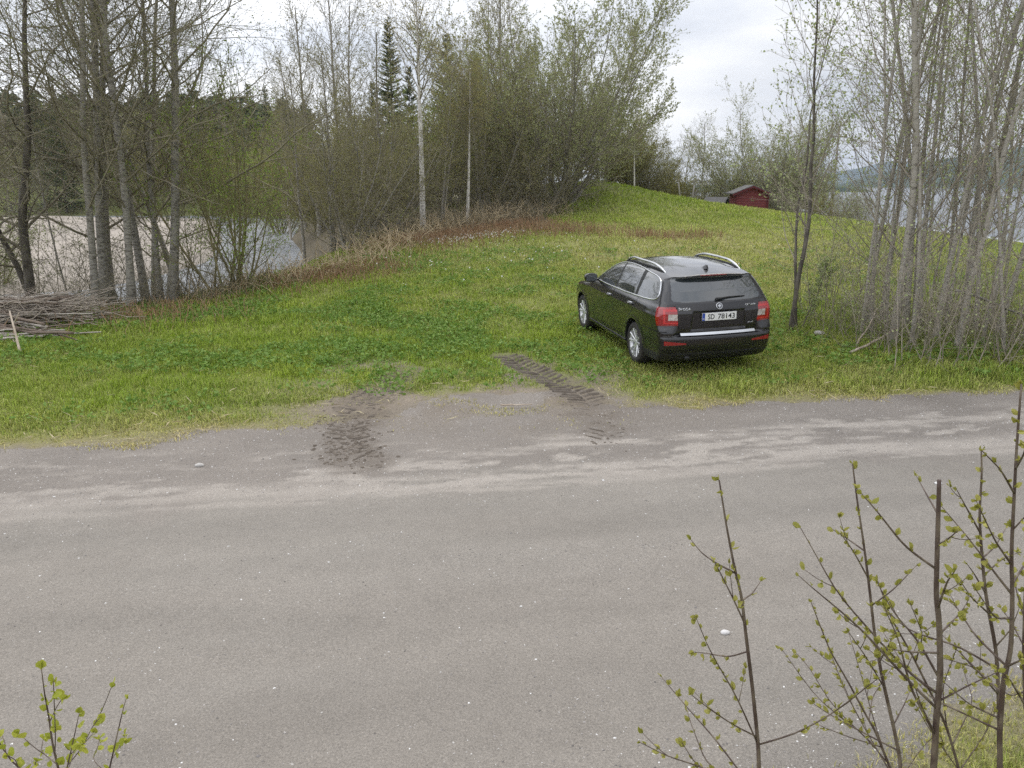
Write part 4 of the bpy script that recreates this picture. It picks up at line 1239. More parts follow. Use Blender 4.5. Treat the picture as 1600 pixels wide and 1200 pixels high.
# ---- wood behind the dry canes, between river and mound
mid = [ # px, d, kind, var, scale, label
 (540, 25.5, 'shrub_brown', 0, .92, "brown multi-stemmed bush nearest the open river, dark stems at its foot"),
  (588, 28.5, 'shrub_brown', 2, .92, "brown twiggy bush between the river bush and the white birch"),
 (628, 31, 'shrub_brown', 0, .90, "dense brown bush just left of the tall white birch"),
 (560, 36, 'shrub_olive', 0, 1.0, "olive bush behind the brown riverside bushes"),
 (505, 52, 'shrub_olive', 1, 1.25, "tall olive bush on the far side of the river bend"),
 (440, 66, 'shrub_green', 2, 1.6, "green-topped bush at the end of the visible river"),
 (700, 33, 'shrub_brown', 1, .75, "brown bush between the two white birches"),
 (690, 40, 'shrub_green', 1, 1.15, "fresh green bush standing behind the two white birches"),
 (748, 36, 'shrub_green', 2, 1.05, "fresh green bush right of the small white birch"),
 (770, 33.5, 'shrub_brown', 2, .9, "low dark bush left of the great willow"),
 (790, 40, 'shrub_grey', 0, 1.05, "grey-green bush filling the gap left of the great willow"),
 (640, 46, 'shrub_olive', 2, 1.2, "olive bush behind the tall white birch"),
 (530, 56, 'shrub_brown', 1, 1.3, "brown bush at the foot of the tall bare trees"),
 (735, 46, 'shrub_brown', 0, 1.15, "brown bush far behind the small white birch"),
 (590, 44, 'shrub_grey', 1, 1.0, "greyish bush left of the narrow spruce"),
]
for px, d, k, v, sc, lab in mid:
    plant(nmk[k], k, v, G(px, d), sc, label=lab, cat="bush", group="bushes of the wood by the river", sink=.15)
birch = plant('birch_tree', 'birch', 0, G(661, 29.5), .86, rot=1.0, lean=(.5, 0), label="tall slender birch with bright white trunk in front of the wood")
plant('birch_tree', 'birch', 1, G(731, 31.5), .56, rot=2.0, label="small white-stemmed birch to the right of the tall birch")
for px, d, v, sc, lab in [(500, 50, 0, 1.2, "leftmost of the tall bare trees rising behind the brown bushes"), (535, 48, 1, 1.12, "middle one of the tall bare trees rising behind the brown bushes"), (562, 44, 2, 1.0, "right-hand tall bare tree with a forked top left of the spruce"),
                          (478, 60, 3, 1.0, "bare tree with a low rounded crown furthest left by the river bend"), (790, 42, 0, 1.0, "bare tree rising left of the great willow"), (765, 45, 2, .92, "slim bare tree behind the green bush left of the willow")]:
    plant('bare_tree', 'bare', v, G(px, d), sc, label=lab, group="tall bare trees in the wood")
plant('spruce_tree', 'spruce', 0, G(617, 58), .87, label="narrow dark spruce with a pointed top behind the tall birch")
plant('spruce_tree', 'spruce', 1, G(703, 56), .85, label="broad olive spruce right behind the tall birch")
plant('spruce_tree', 'spruce', 2, G(645, 68), .8, label="dark spruce further back between the narrow and the broad one")
plant('spruce_tree', 'spruce', 2, G(590, 75), .8, label="distant dark spruce left of the narrow pointed one")
plant('spruce_tree', 'spruce', 1, G(745, 70), .9, label="distant spruce hidden behind the green bushes left of the willow")
for px, d, k, v, sc, lab in [(478, 30, 'bare', 1, .62, "slender grey trunk at the water's edge where the river bends"), (520, 27, 'bare', 2, .60, "pale thin trunk rising out of the brown riverside bush"), (602, 32, 'bare', 0, .68, "thin grey trunk halfway between the riverside bush and the tall birch"),
                             (690, 31.5, 'young', 0, .85, "young fresh-green tree between the two white birches"), (752, 33.5, 'young', 1, .95, "young fresh-green tree right of the small birch"), (790, 36, 'young', 2, 1.0, "young fresh-green tree next to the great willow"),
                             (455, 58, 'young', 0, 1.25, "young green tree on the far side of the river bend"), (545, 40, 'young', 2, .95, "fresh-green crown showing between the tall bare trees")]:
    plant('bare_tree' if k == 'bare' else 'young_tree', k, v, G(px, d), sc, label=lab, group="slim trees in the wood by the river")
# the great willow on the mound
plant('willow_tree', 'willow', 0, G(878, 37.5), .98, rot=.3, label="great grey-green willow fanning out from the foot of the mound", sink=.2)
plant('willow_tree', 'willow', 1, G(826, 44), .80, rot=1.9, label="second willow crowding the left side of the great willow", sink=.2)
plant('twiggy_bush', 'shrub_brown', 1, G(850, 34.5), .62, label="dark low bush at the foot of the great willow", cat="bush")
plant('twiggy_bush', 'shrub_brown', 2, G(815, 34), .55, label="low dark bush left of the willow's foot", cat="bush")
# ---- row beyond the mound
row = [(945, 48, 'shrub_olive', 0, .95), (975, 50, 'shrub_olive', 1, .92), (1003, 49, 'shrub_grey', 0, .75), (1030, 50, 'shrub_olive', 2, .72), (1052, 52, 'shrub_olive', 0, .66), (1080, 54, 'shrub_olive', 1, .6), (1100, 52, 'shrub_grey', 1, .55), (1118, 58, 'shrub_olive', 2, .5), (965, 56, 'shrub_brown', 0, 1.0), (1020, 58, 'shrub_brown', 1, .9)]
rl = ["olive bush next to the willow on the crest of the mound", "olive bush second right of the willow on the mound", "greyish bush behind the crest right of the thin birch", "olive bush in the middle of the row behind the mound", "olive bush above the dropping edge of the mound",
      "low olive bush near the leaning fence posts", "low grey bush left of the red shed", "lowest olive bush close to the red shed", "brown bush behind the crest right of the willow", "brown bush behind the middle of the mound row"]
for (px, d, k, v, sc), lab in zip(row, rl):
    plant(nmk[k], k, v, G(px, d), sc, label=lab, cat="bush", group="row of bushes behind the mound")
plant('birch_tree', 'birch', 0, G(937, 45), .5, label="white birch trunk at the right foot of the willow on the crest")
plant('birch_tree', 'birch', 1, G(991, 46), .42, label="thin white birch standing right on the crest of the mound")
plant('bare_tree', 'bare', 0, G(1065, 62), .52, label="small bare tree against the sky behind the mound row")
plant('bare_tree', 'bare', 1, G(1095, 66), .6, label="bare tree with a rounded top left of the red shed")
plant('bare_tree', 'bare', 3, G(1130, 60), .42, label="little bare tree directly left of the red shed")
for px, d, v, sc, rot, lab in [(1195, 51, 0, .78, 0.2, "fan-shaped bare tree rising behind the red shed"), (1222, 49.5, 1, .60, 2.2, "grey bare tree right behind the shed's right wall")]:
    plant('bare_fan_tree', 'willow', v, G(px, d), sc, rot=rot, label=lab)
plant('grey_bush', 'shrub_grey', 0, G(1212, 46.5), .42, label="low bush against the right wall of the red shed", cat="bush")
plant('grey_bush', 'shrub_grey', 1, G(1255, 44), .4, label="low bush by the water between the shed and the thicket", cat="bush")
plant('grey_bush', 'shrub_olive', 0, G(1300, 42), .5, label="yellowish bush in front of the utility pole", cat="bush")
plant('grey_bush', 'shrub_grey', 0, G(1335, 40), .42, label="low grey bush just above the guard rail", cat="bush")
for i, (px, d, sc) in enumerate([(1152, 694, 1.0), (1168, 690, .85), (1185, 697, 1.05), (1203, 692, .8), (1132, 696, .9)]):
    q = at(px, 288, d); q[2] -= 2.0
    plant('pine_tree', 'spruce', i, q, sc, label="small distant conifer on the lake shore behind the red shed", group="conifers on the far lake shore")

# ---- the thicket right of the car
plant('forked_tree', 'shoots', 0, G(1236, 13.4), .01) if False else None
rng = np.random.default_rng(5)
thick = [(1345, 12.7, 0), (1361, 12.9, 4), (1378, 13.8, -1), (1394, 12.3, 2), (1409, 14.5, 1), (1424, 12.0, 3), (1436, 13.2, 1), (1452, 15.5, 3), (1480, 14.0, 5), (1494, 11.6, 4), (1507, 13.0, 6), 
         (1533, 11.9, 7), (1546, 13.6, 5), (1557, 12.5, 8), (1570, 11.3, 6), (1595, 12.0, 8), (1615, 13.0, 7), (1632, 11.5, 7), (1650, 12.6, 8), (1672, 13.6, 6), (1690, 11.4, 9), (1740, 13.5, 6),
         (1440, 17.0, 2), (1600, 17, 5), (1415, 13.3, -2), (1475, 12.9, 1), (1525, 12.6, 4), (1352, 13.6, 1), (1386, 13.0, 0), (1430, 14.2, 3), (1460, 12.2, 4), (1500, 14.4, 5), (1540, 13.0, 6), (1565, 14.6, 7)]
pos_word = ["standing nearest the car at the thicket's left front", "second from the car in the front of the thicket"]
order = sorted(range(len(thick)), key=lambda i: thick[i][0])
rank = {i: r for r, i in enumerate(order)}
for i, (px, d, ln) in enumerate(thick):
    r = rank[i]
    if i == 0: lab = "straight grey aspen standing nearest the car at the thicket's left edge"
    elif i == 1: lab = "grey aspen paired with the leftmost trunk of the thicket"
    elif px > 1600: lab = "aspen at the right picture edge whose branches lean out of the frame"
    elif d > 15: lab = "thin aspen at the back of the thicket against the lake"
    elif ln >= 6: lab = "pale aspen in the right half of the thicket, leaning right"
    else: lab = "upright slim grey aspen in the left half of the thicket"
    plant('aspen_tree', 'aspen', i, G(px, d), random.uniform(.82, 1.08), lean=(ln * 1.15 + random.uniform(-3.5, 3.5), random.uniform(-4, 4)), label=lab, group="aspens in the thicket beside the car")
for i, (px, d) in enumerate([(1320, 13.0), (1372, 11.9), (1415, 11.4), (1440, 10.9), (1510, 10.9), (1580, 10.9), (1350, 14.5), (1460, 13.6), (1540, 14.2), (1620, 11.2), (1295, 14.6)]):
    plant('thicket_shoots', 'shoots', i, G(px, d), random.uniform(.7, 1.15), label=("thin budding shoots along the front edge of the aspen thicket" if d < 12 else "tangle of thin shoots between the aspen trunks"), cat="bush", group=("shoots at the front of the thicket" if d < 12 else "shoots inside the thicket"))
# the forked dark tree on its own between car and thicket
g1 = G(1236, 13.4)
proto('forked', 700, B_dark, B_twig_grey, Lf_aspen,
      [T(h=6.2, r=.046, lean=R_(3), azim=0.3, wob=.085, k=14, bend=.01), T(h=5.6, r=.030, lean=R_(5), azim=2.2, base=up3((.10, .05, 0)), wob=.085, k=14, bend=.02), T(h=1.3, r=.014, lean=R_(24), azim=.1, base=up3((.15, 0, 0)), k=14, wob=.05)],
      [dict(per=17, t0=.22, t1=.97, ang=(25, 55), ln=.27, up=.07, wob=.10, k=8, rr=.42, rmin=.006, taper=.45),
       dict(per=6, t0=.15, t1=1, ang=(22, 50), ln=.45, up=.06, wob=.12, k=5, rr=.5, rmin=.0035, taper=.35),
       dict(per=3, t0=.2, t1=1, ang=(22, 50), ln=.42, up=.05, wob=.12, k=4, rr=.6, rmin=.0024, taper=.3)],
      [(3, 2, .042, .3, .2), (2, 2, .042, .6, .2)])
plant('forked_tree', 'forked', 0, g1, 1.0, rot=0.0, label="slim dark forked tree standing alone between the car and the thicket")

# ---- wooded hillside far beyond the river: one mass
rng = np.random.default_rng(77)
VV, FF, MM, n = [], [], [], 0
for i in range(520):
    d = rng.uniform(132, 235); px = rng.uniform(-120, 620)
    x = (px - 800) / FPX * d
    if polyline_sdf(np.array([x]), np.array([d]), BANK)[0] < 4: continue
    z = gz(x, d); con = rng.random() < .45; h = rng.uniform(7, 13) * (1.1 if con else .85); wd = h * (.17 if con else rng.uniform(.28, .40)); m = 150 if con else 190
    t = rng.random(m) ** .8
    if con: rad = wd * (1 - t) * rng.uniform(.55, 1.0, m) + .1; zz = z + h * (.06 + .94 * t)
    else: rad = wd * np.sqrt(np.clip(1 - (2 * t - 1) ** 2, .02, 1)) * rng.uniform(.4, 1.05, m); zz = z + h * (.15 + .85 * t)
    a = rng.uniform(0, 6.283, m); P = np.stack([x + np.cos(a) * rad, d + np.sin(a) * rad, zz], 1)
    D = np.stack([np.cos(a), np.sin(a), np.full(m, -.5 if con else .5)], 1)
    V, F = leaves(P, D * 1.5, 1.5 if con else 1.25, rng, wr=.34 if con else .30)
    VV.append(V); FF.append(F + n); MM.append(0 if con else (1 if rng.random() < .6 else 2)); n += len(V)
o = link("forest", raw_mesh("forest", np.concatenate(VV), FF, MM), [leaf_mat("forest_spruce", (.055, .075, .032), (.10, .12, .046), trans=.1), leaf_mat("forest_bare", (.17, .15, .09), (.25, .215, .13), trans=.1), leaf_mat("forest_budding", (.18, .19, .06), (.28, .27, .09), trans=.2)])
tag(o, kind='stuff')
# ------------------------------------------------------------------ buildings, pole, rail
M_red = mat("red_boards", (.20, .042, .045), .75, c2=(.155, .033, .036), scale=14, stretch=(1, 1, 9), bump=.004)
M_reddark = mat("dark_red_boards", (.11, .014, .017), .8, c2=(.085, .012, .015), scale=12)
M_roof = mat("weathered_roof", (.15, .145, .142), .85, c2=(.10, .097, .095), scale=9, bump=.01)
M_greyw = mat("grey_wall", (.16, .16, .16), .85, c2=(.11, .11, .11), scale=8)
M_wood = mat("grey_wood", (.30, .28, .25), .9, c2=(.20, .185, .16), scale=18, stretch=(1, 1, .15), bump=.004)
M_steel = mat("galvanised_rail", (.62, .64, .66), .45, metal=.35, c2=(.52, .54, .56), scale=4)
M_wire = mat("black_wire", (.03, .03, .03), .6)
M_housew = mat("white_boards", (.75, .75, .73), .7, c2=(.66, .66, .64), scale=2)
M_houser = mat("house_roof", (.12, .11, .11), .8, c2=(.09, .085, .085), scale=2)
M_signb = mat("blue_sign_face", (.03, .10, .42), .5)

def hut(name, loc, rot, wx, dy, hw, hr, wallm, roofm, label, cat, door=False, over=.18, group=None, battens=None):
    """gabled hut; gable ends face +-local y"""
    r = empty(name, loc, label, cat, group); r.rotation_euler = (0, 0, rot)
    b = MB(); x, y = wx / 2, dy / 2
    V = [(-x, -y, 0), (x, -y, 0), (x, y, 0), (-x, y, 0), (-x, -y, hw), (x, -y, hw), (x, y, hw), (-x, y, hw), (0, -y, hr), (0, y, hr)]
    b.add(V, [(0, 1, 5, 8, 4), (2, 3, 7, 9, 6), (1, 2, 6, 5), (3, 0, 4, 7), (3, 2, 1, 0)])
    b.build("wall", [wallm], r)
    b = MB(); sl = (hr - hw) / x
    for s in (-1, 1):
        ex = x + over
        q = [(0, hr + .03), (s * ex, hr - sl * ex + .03), (s * ex, hr - sl * ex + .09), (0, hr + .10)]
        V = [(a, yy, c) for yy in (-y - over, y + over) for a, c in q]
        b.add(V, [(0, 1, 2, 3), (7, 6, 5, 4), (0, 4, 5, 1), (1, 5, 6, 2), (2, 6, 7, 3), (3, 7, 4, 0)])
    b.build("roof", [roofm], r)
    return r
sg = G(1163, 46.0); sg[2] = max(sg[2], at(1163, 328, 46.0)[2])
shed = hut("red_shed", (sg[0] + .15, sg[1], sg[2] - .35), R_(-3), 1.80, 1.6, 1.30, 1.66, M_red, M_roof, "small red wooden shed with a grey gabled roof below the mound", "shed", over=.22)
for sx in (-1, 1):
    b = MB(); b.box((sx * .905, -.815, .64), (.10, .06, 1.28)); b.build("corner_board", [M_reddark], shed)
for sx in (-1, 1):
    b = MB(); sl = .36 / .90
    V = []
    for yy in (-1.05, -1.025):
        V += [(0, yy, 1.60), (sx * 1.12, yy, 1.60 - sl * 1.12), (sx * 1.12, yy, 1.71 - sl * 1.12), (0, yy, 1.71)]
    b.add(V, [(0, 1, 2, 3), (7, 6, 5, 4), (0, 4, 5, 1), (1, 5, 6, 2), (2, 6, 7, 3), (3, 7, 4, 0)])
    b.build("barge_board", [M_reddark], shed)
b = MB()
for i in range(8): b.box((0, -.803, .14 + i * .145), (1.70, .012, .012))
tag(b.build("board_joint", [M_reddark], shed))
lg = G(1124, 47.5); lg[2] = at(1124, 324, 47.5)[2]
hut("low_grey_shed", (lg[0] - .1, lg[1] + .6, lg[2] - .1), R_(60), .9, 1.0, .35, .6, M_greyw, M_roof, "low grey shed with a flat pale roof left of the red shed", "shed")
h0 = G(262, 118)
hr_ = hut("brown_house", (h0[0], h0[1], h0[2] - .3), R_(20), 4.6, 5, 6.6, 8.2, mat("brown_panel", (.30, .20, .15), .8, c2=(.24, .16, .12), scale=2), mat("dark_red_roof", (.10, .05, .045), .8, c2=(.07, .04, .04), scale=2), "brown house half hidden among the trees beyond the river", "house", over=.5)
for wx_ in (-1.1, .9):
    b = MB(); b.box((wx_, -2.53, 5.4), (.9, .08, 1.1)); f = b.build("window", [M_housew], hr_)
    b = MB(); b.box((wx_, -2.58, 5.4), (.7, .04, .9)); b.build("pane", [M_glass], f)
for i, (px, py, d, sc, rt, lab) in enumerate([(1088, 284, 693, 1.0, .3, "white house furthest left on the far lake shore"), (1106, 285, 688, .8, -.4, "white house in the middle of the far shore group"), (1120, 286, 690, .9, .8, "white house with a dark roof nearest the red shed on the far shore"), (1146, 283, 696, .7, .1, "small white house right above the red shed's roof on the far shore")]):
    p = at(px, py, d)
    hut("white_house", (p[0], p[1], p[2] - 4.5 * sc), rt, 9 * sc, 7 * sc, 4.0 * sc, 6.6 * sc, M_housew, M_houser, lab, "house", over=.5, group="white houses on the far lake shore")
# blue sign
p = at(1156, 285, 62)
sgn_ = empty("blue_sign", (p[0], p[1], gz(p[0], p[1]) - .1), "small blue road sign showing above the red shed's roof", "sign")
b = MB(); b.tube(np.array([[0, 0, 0], [0, 0, p[2] - gz(p[0], p[1]) + .4]]), .03, 8); b.build("post", [M_steel], sgn_)
b = MB(); b.box((0, -.05, p[2] - gz(p[0], p[1]) + .15), (.62, .03, .42)); bevel(b.build("sign_plate", [M_signb], sgn_), .02)
# fence posts on the mound
for px, py, d, ln, lab in [(1063, 303, 43.5, -9, "weathered fence post leaning left behind the mound"), (1072, 301, 43.8, 35, "broken dark rail leaning steeply between the fence posts"), (1080, 304, 43.5, 6, "upright weathered fence post nearest the red shed")]:
    g = G(px, d)
    b = MB(); b.tube(np.array([[0, 0, -.3], [.005, 0, .45], [0, 0, 1.05]]), np.array([.055, .05, .045]), 8)
    o = b.build("fence_post", [M_wood if ln != 35 else B_dark], None, True, (g[0], g[1], g[2])); o.rotation_euler = (0, R_(ln), 0)
    tag(o, lab, "fence post", "old fence posts behind the mound")
# utility pole and wires
pp = at(1312, 196, 72)
pole = empty("utility_pole", (pp[0], pp[1], -2.0), "grey wooden utility pole with a cross arm behind the thicket", "utility pole")
hp = pp[2] + 2.0
b = MB(); b.tube(np.array([[0, 0, 0], [0, 0, hp]]), np.array([.12, .09]), 10); b.build("shaft", [M_wood], pole, True)
b = MB(); b.box((0, 0, hp - .95), (1.5, .12, .12)); bevel(b.build("cross_arm", [M_wood], pole), .01)
for xx in (-.6, .6):
    b = MB(); b.tube(np.array([[xx, 0, hp - .89], [xx, 0, hp - .72]]), .05, 8); b.build("insulator", [M_greyw], pole, True)
for (y0, y1, dy_, lab) in ((213, 210, -.6, "upper overhead wire crossing the sky left of the pole"), (222, 228, .6, "lower overhead wire crossing the sky left of the pole")):
    a = np.array([pp[0] + dy_, pp[1], pp[2] - .75]); e = at(880, y1, 96)
    t = np.linspace(0, 1, 30)[:, None]; P = a * (1 - t) + e * t; P[:, 2] -= 1.3 * (4 * t * (1 - t))[:, 0] * .5
    r2 = P[::-1].copy()
    b = MB(); b.tube(P, .010, 5); tag(b.build("overhead_wire", [M_wire], None, True), lab, "wire", "overhead wires")
# guard rail beyond the meadow edge
ga = [at(px, py, d) for px, py, d in [(1245, 331, 44.5), (1290, 340, 43.0), (1360, 352, 39.5), (1440, 363, 36.2), (1520, 374, 33.5), (1610, 386, 31.0), (1760, 402, 28)]]
ga = np.array(ga) + np.array([0, 0, .20])
tt = np.linspace(0, len(ga) - 1, 60); P = np.stack([np.interp(tt, np.arange(len(ga)), ga[:, i]) for i in range(3)], 1)
gr = empty("guard_rail", (P[0, 0], P[0, 1], gz(P[0, 0], P[0, 1])), "long galvanised guard rail along the lakeside road behind the thicket", "guard rail")
o0 = np.array(gr.location)
prof = [(0, .0), (.03, -.06), (.0, -.12), (.0, -.18), (.03, -.24), (0, -.30)]
dirv = norm(np.gradient(P, axis=0)); nrm = np.stack([dirv[:, 1], -dirv[:, 0], 0 * dirv[:, 0]], 1)
V = np.concatenate([P - o0 + nrm * (a + t_) + np.array([0, 0, c]) for t_ in (0, .006) for a, c in prof]); n = len(P); b = MB(); k = len(prof)
F = []
for lay in (0, 1):
    for i in range(k - 1):
        for j in range(n - 1):
            q = (lay * k + i) * n + j; F.append((q, q + 1, q + n + 1, q + n))
b.add(V, F); b.build("rail", [M_steel], gr)
for j in range(1, 60, 4):
    z = gz(P[j, 0], P[j, 1]); b = MB(); b.box((P[j] - o0)[:2].tolist() + [(P[j, 2] + z) / 2 - o0[2]], (.08, .08, max(.3, P[j, 2] - z + .2))); b.build("post", [M_steel], gr)

# ------------------------------------------------------------------ grass, weeds, stones
def in_view(x, y): return np.abs(x) < .70 * y + .8
car_in = lambda x, y: ((np.abs((x - CAR_P[0]) * CAR_L[0] + (y - CAR_P[1]) * CAR_L[1]) < .86) & (np.abs((x - CAR_P[0]) * CAR_F[0] + (y - CAR_P[1]) * CAR_F[1] - 1.35) < 2.35))
def blades(n, y0, y1, h0, h1, wd, rng, near=False):
    y = y0 + (y1 - y0) * rng.random(n); x = (rng.random(n) * 2 - 1) * (.70 * y1 + .8)
    m = in_view(x, y)
    x, y = x[m], y[m]
    g = gravel_sd(x, y)
    clump = fbm(x + 4, y + 2, 3, 2.2)
    keep = rng.random(len(x)) < sstep(-.20, .26, g + (clump - .5) * .5) * (.55 + .45 * sstep(.3, .55, clump))
    keep &= (polyline_sdf(x, y, BANK) < 1.2) & (polyline_sdf(x, y, RIDGE) > -2.5)
    # thin grass coming back in tufts on the worn turn-off
    wedge = np.exp(-(((x + .5) / 2.6) ** 4 + ((y - 9.35) / .95) ** 4))
    keep |= (rng.random(len(x)) < .42 * wedge * sstep(.50, .62, fbm(x + 6, y + 9, 4, 2.4))) & (g < .3)
    tk = np.minimum(np.abs(polyline_sdf(x, y, [flat(*p) for p in TRKP[0]])), np.abs(polyline_sdf(x, y, [flat(*p) for p in TRKP[1]])))
    keep &= rng.random(len(x)) > np.maximum(.86 * dirtm(x, y), .95 * sstep(.36, .24, tk))
    keep &= ~((y > 30) & (x < 1.5 - .0 * y) & (fbm(x, y, 2, .7) > .42))
    x, y, g, clump = x[keep], y[keep], g[keep], clump[keep]
    if near: pass
    z = ground_z(x, y)
    n = len(x)
    dry = dryness(x, y)
    hgt = (h0 + (h1 - h0) * rng.random(n) ** 1.5) * (.55 + .8 * clump) * (1.15 - .55 * dry) * (.45 + .55 * sstep(0, .8, g))
    hgt = np.where(g < 0, rng.uniform(.02, .07, n), hgt)
    tall = np.exp(-((y - 10.15 - .05 * (x - 6)) / .45) ** 2) * (x > 2.8) + .7 * np.exp(-((y - 12.2) / 1.6) ** 2) * (x > 6.5)
    hgt = hgt * (1 + .8 * tall) * (1 - .5 * dirtm(x, y))
    hgt = np.where(car_in(x, y), np.minimum(hgt, .09), hgt)
    wgt = wd * rng.uniform(.7, 1.35, n)
    az = rng.uniform(0, 6.283, n); u = np.stack([np.cos(az), np.sin(az), 0 * az], 1)
    b2 = az + 1.57 + rng.normal(0, .5, n); bd = np.stack([np.cos(b2), np.sin(b2), 0 * az], 1)
    bend = (rng.random(n) * .75 + .12 + .6 * (rng.random(n) < .25 * dry))[:, None]
    p = np.stack([x, y, z - .01], 1); H = hgt[:, None]; W = wgt[:, None]; Z = np.array([0, 0, 1.])
    V = np.stack([p - u * W * .5, p + u * W * .5, p + Z * H * .58 + bd * H * .25 * bend + u * W * .42, p + Z * H * .58 + bd * H * .25 * bend - u * W * .42,
                  p + Z * H * (1 - .45 * bend) + bd * H * .85 * bend], 1).reshape(-1, 3)
    c = grass_col(x, y, rng)
    br = rng.uniform(.55, 1.5, n)[:, None]
    i = np.arange(n)[:, None] * 5
    return V, i + np.array([[0, 1, 2, 3]]), i + np.array([[3, 2, 4]]), np.repeat(c * br, 5, 0)
rng = np.random.default_rng(11)
VV, FQ, FT, CC, n = [], [], [], [], 0
for args in [(430000, 7.0, 13.5, .035, .13, .0085), (330000, 13.5, 22, .05, .15, .013), (230000, 22, 34, .06, .17, .02), (130000, 34, 46, .07, .20, .03), (200000, 2.0, 4.6, .03, .15, .004)]:
    V, q, t, c = blades(*args, rng=rng)
    VV.append(V); FQ.append(q + n); FT.append(t + n); CC.append(c); n += len(V)
M_grass = leaf_mat("grass_blade", (0, 0, 0), (0, 0, 0), trans=.30, attr=True)
tag(link("grass", raw_mesh("grass", np.concatenate(VV), FQ + FT, None, True, np.concatenate(CC)), M_grass), kind='stuff')

def scatter(n, fn, y0, y1, rng):
    y = y0 + (y1 - y0) * rng.random(n); x = (rng.random(n) * 2 - 1) * (.70 * y1 + .8)
    k = in_view(x, y) & (rng.random(n) < fn(x, y)) & (polyline_sdf(x, y, BANK) < 1.5) & ~car_in(x, y) & (np.abs(polyline_sdf(x, y, [flat(*p) for p in TRKP[0]])) > .32)
    x, y = x[k], y[k]
    return np.stack([x, y, ground_z(x, y)], 1)
# broad-leaved weeds
def weedp(x, y):
    a = sstep(.40, .62, fbm(x + 70, y + 3, 3, .9)) * (.10 + .9 * np.exp(-(((x + 3.5) / 5.5) ** 2 + ((y - 13.8) / 3.6) ** 2)) + .55 * np.exp(-(((x - 7.5) / 3.5) ** 2 + ((y - 11.2) / 1.1) ** 2)) + .25 * (y > 15) * (x < 3))
    return a * sstep(.35, 1.0, gravel_sd(x, y))
P = scatter(60000, lambda x, y: .85 * weedp(x, y), 8, 24, rng)
per = 8; pi = np.repeat(np.arange(len(P)), per); az = rng.uniform(0, 6.283, len(pi))
hh = rng.uniform(.02, .11, len(pi)); rad = rng.uniform(.01, .09, len(pi))
dirs = np.stack([np.cos(az), np.sin(az), rng.uniform(-.15, .45, len(az))], 1)
pos = P[pi] + np.stack([np.cos(az) * rad, np.sin(az) * rad, hh], 1)
V, F = leaves(pos, dirs * 2.5, .062, rng, wr=.32)
tag(link("weeds", raw_mesh("weeds", V, [F]), leaf_mat("weed_leaf", (.12, .225, .035), (.23, .34, .075), trans=.3)), kind='stuff')
# straw lying in the grass
P = scatter(60000, lambda x, y: .6 * dryness(x, y) * sstep(-.3, .3, gravel_sd(x, y)) * sstep(.3, .6, fbm(x, y + 40, 3, 1.1)), 7, 26, rng)
az = rng.uniform(0, 6.283, len(P)); d3 = np.stack([np.cos(az), np.sin(az), rng.uniform(-.02, .35, len(az))], 1)
V, F = leaves(P + np.array([0, 0, .03]), d3 * 5, .16, rng, wr=.035)
tag(link("straw", raw_mesh("straw", V, [F]), leaf_mat("straw_blade", (.38, .31, .17), (.52, .46, .29), trans=.1)), kind='stuff')
# red-brown dead stalks in strips
def wpx(pts, d): return [px_ground(p, dd) for p, dd in zip(pts, d)]
def strip(pts, width, n, rng):
    pts = np.array(pts); t = rng.uniform(0, len(pts) - 1, n); i = np.clip(t.astype(int), 0, len(pts) - 2); f = (t - i)[:, None]
    p = pts[i] * (1 - f) + pts[i + 1] * f
    p[:, :2] += rng.normal(0, width, (n, 2)); p[:, 2] = ground_z(p[:, 0], p[:, 1])
    return p
def stalks(P, h0, h1, r, lean, k, rng, droop=-.1, curl=.12):
    n = len(P); d = norm(np.stack([rng.normal(0, lean, n), rng.normal(0, lean, n), np.ones(n)], 1)); L = rng.uniform(h0, h1, n)[:, None]
    Q = np.empty((n, k, 3)); Q[:, 0] = P
    for i in range(1, k):
        Q[:, i] = Q[:, i - 1] + d * L / (k - 1); d = norm(d + rng.normal(0, curl, d.shape) + np.array([0, 0, droop]))
    return tubes(Q, np.full((n, 1), r) * rng.uniform(.7, 1.3, (n, 1)) * np.linspace(1, .5, k), 3)
red = [wpx([640, 700, 760, 830], [27, 28, 29.5, 31]), wpx([830, 930], [29, 27.5]), wpx([990, 1040, 1110], [26.5, 26.2, 26.6]), wpx([640, 700, 860], [25.5, 26.5, 29]), wpx([120, 210, 300], [15, 15.8, 16.6]), wpx([430, 520, 600], [19.3, 20.5, 21.8])]
VV, FF, n = [], [], 0
for s_pts, wdt, cnt in zip(red, (.85, .8, .4, 1.1, .9, .8), (3200, 700, 420, 1500, 700, 1300)):
    V, F = stalks(strip(s_pts, wdt, cnt, rng), .10, .36, .009, .28, 4, rng); VV.append(V); FF.append(F + n); n += len(V)
tag(link("dead_stalks", raw_mesh("dead_stalks", np.concatenate(VV), FF), mat("red_brown_stalk", (.29, .16, .085), .9, c2=(.33, .24, .14), scale=2)), kind='stuff')
# dry arching canes along the bank edge
cn = [wpx([300, 400, 470, 560, 640], [18, 19.5, 20.6, 22.6, 25.5]), wpx([560, 640, 720, 800, 870], [24, 27.5, 30.5, 33, 35]), wpx([640, 700, 760, 830], [29, 30.5, 32, 33.5])]
VV, FF, n = [], [], 0
for s_pts, wdt, cnt, l0, l1 in ((cn[0], .45, 420, .4, .9), (cn[1], .5, 720, .5, 1.0), (cn[2], .6, 480, .6, 1.25)):
    V, F = stalks(strip(s_pts, wdt, cnt, rng), l0, l1, .0095, .55, 7, rng, -.16, .10); VV.append(V); FF.append(F + n); n += len(V)
tag(link("dry_canes", raw_mesh("dry_canes", np.concatenate(VV), FF), B_cane), kind='stuff')
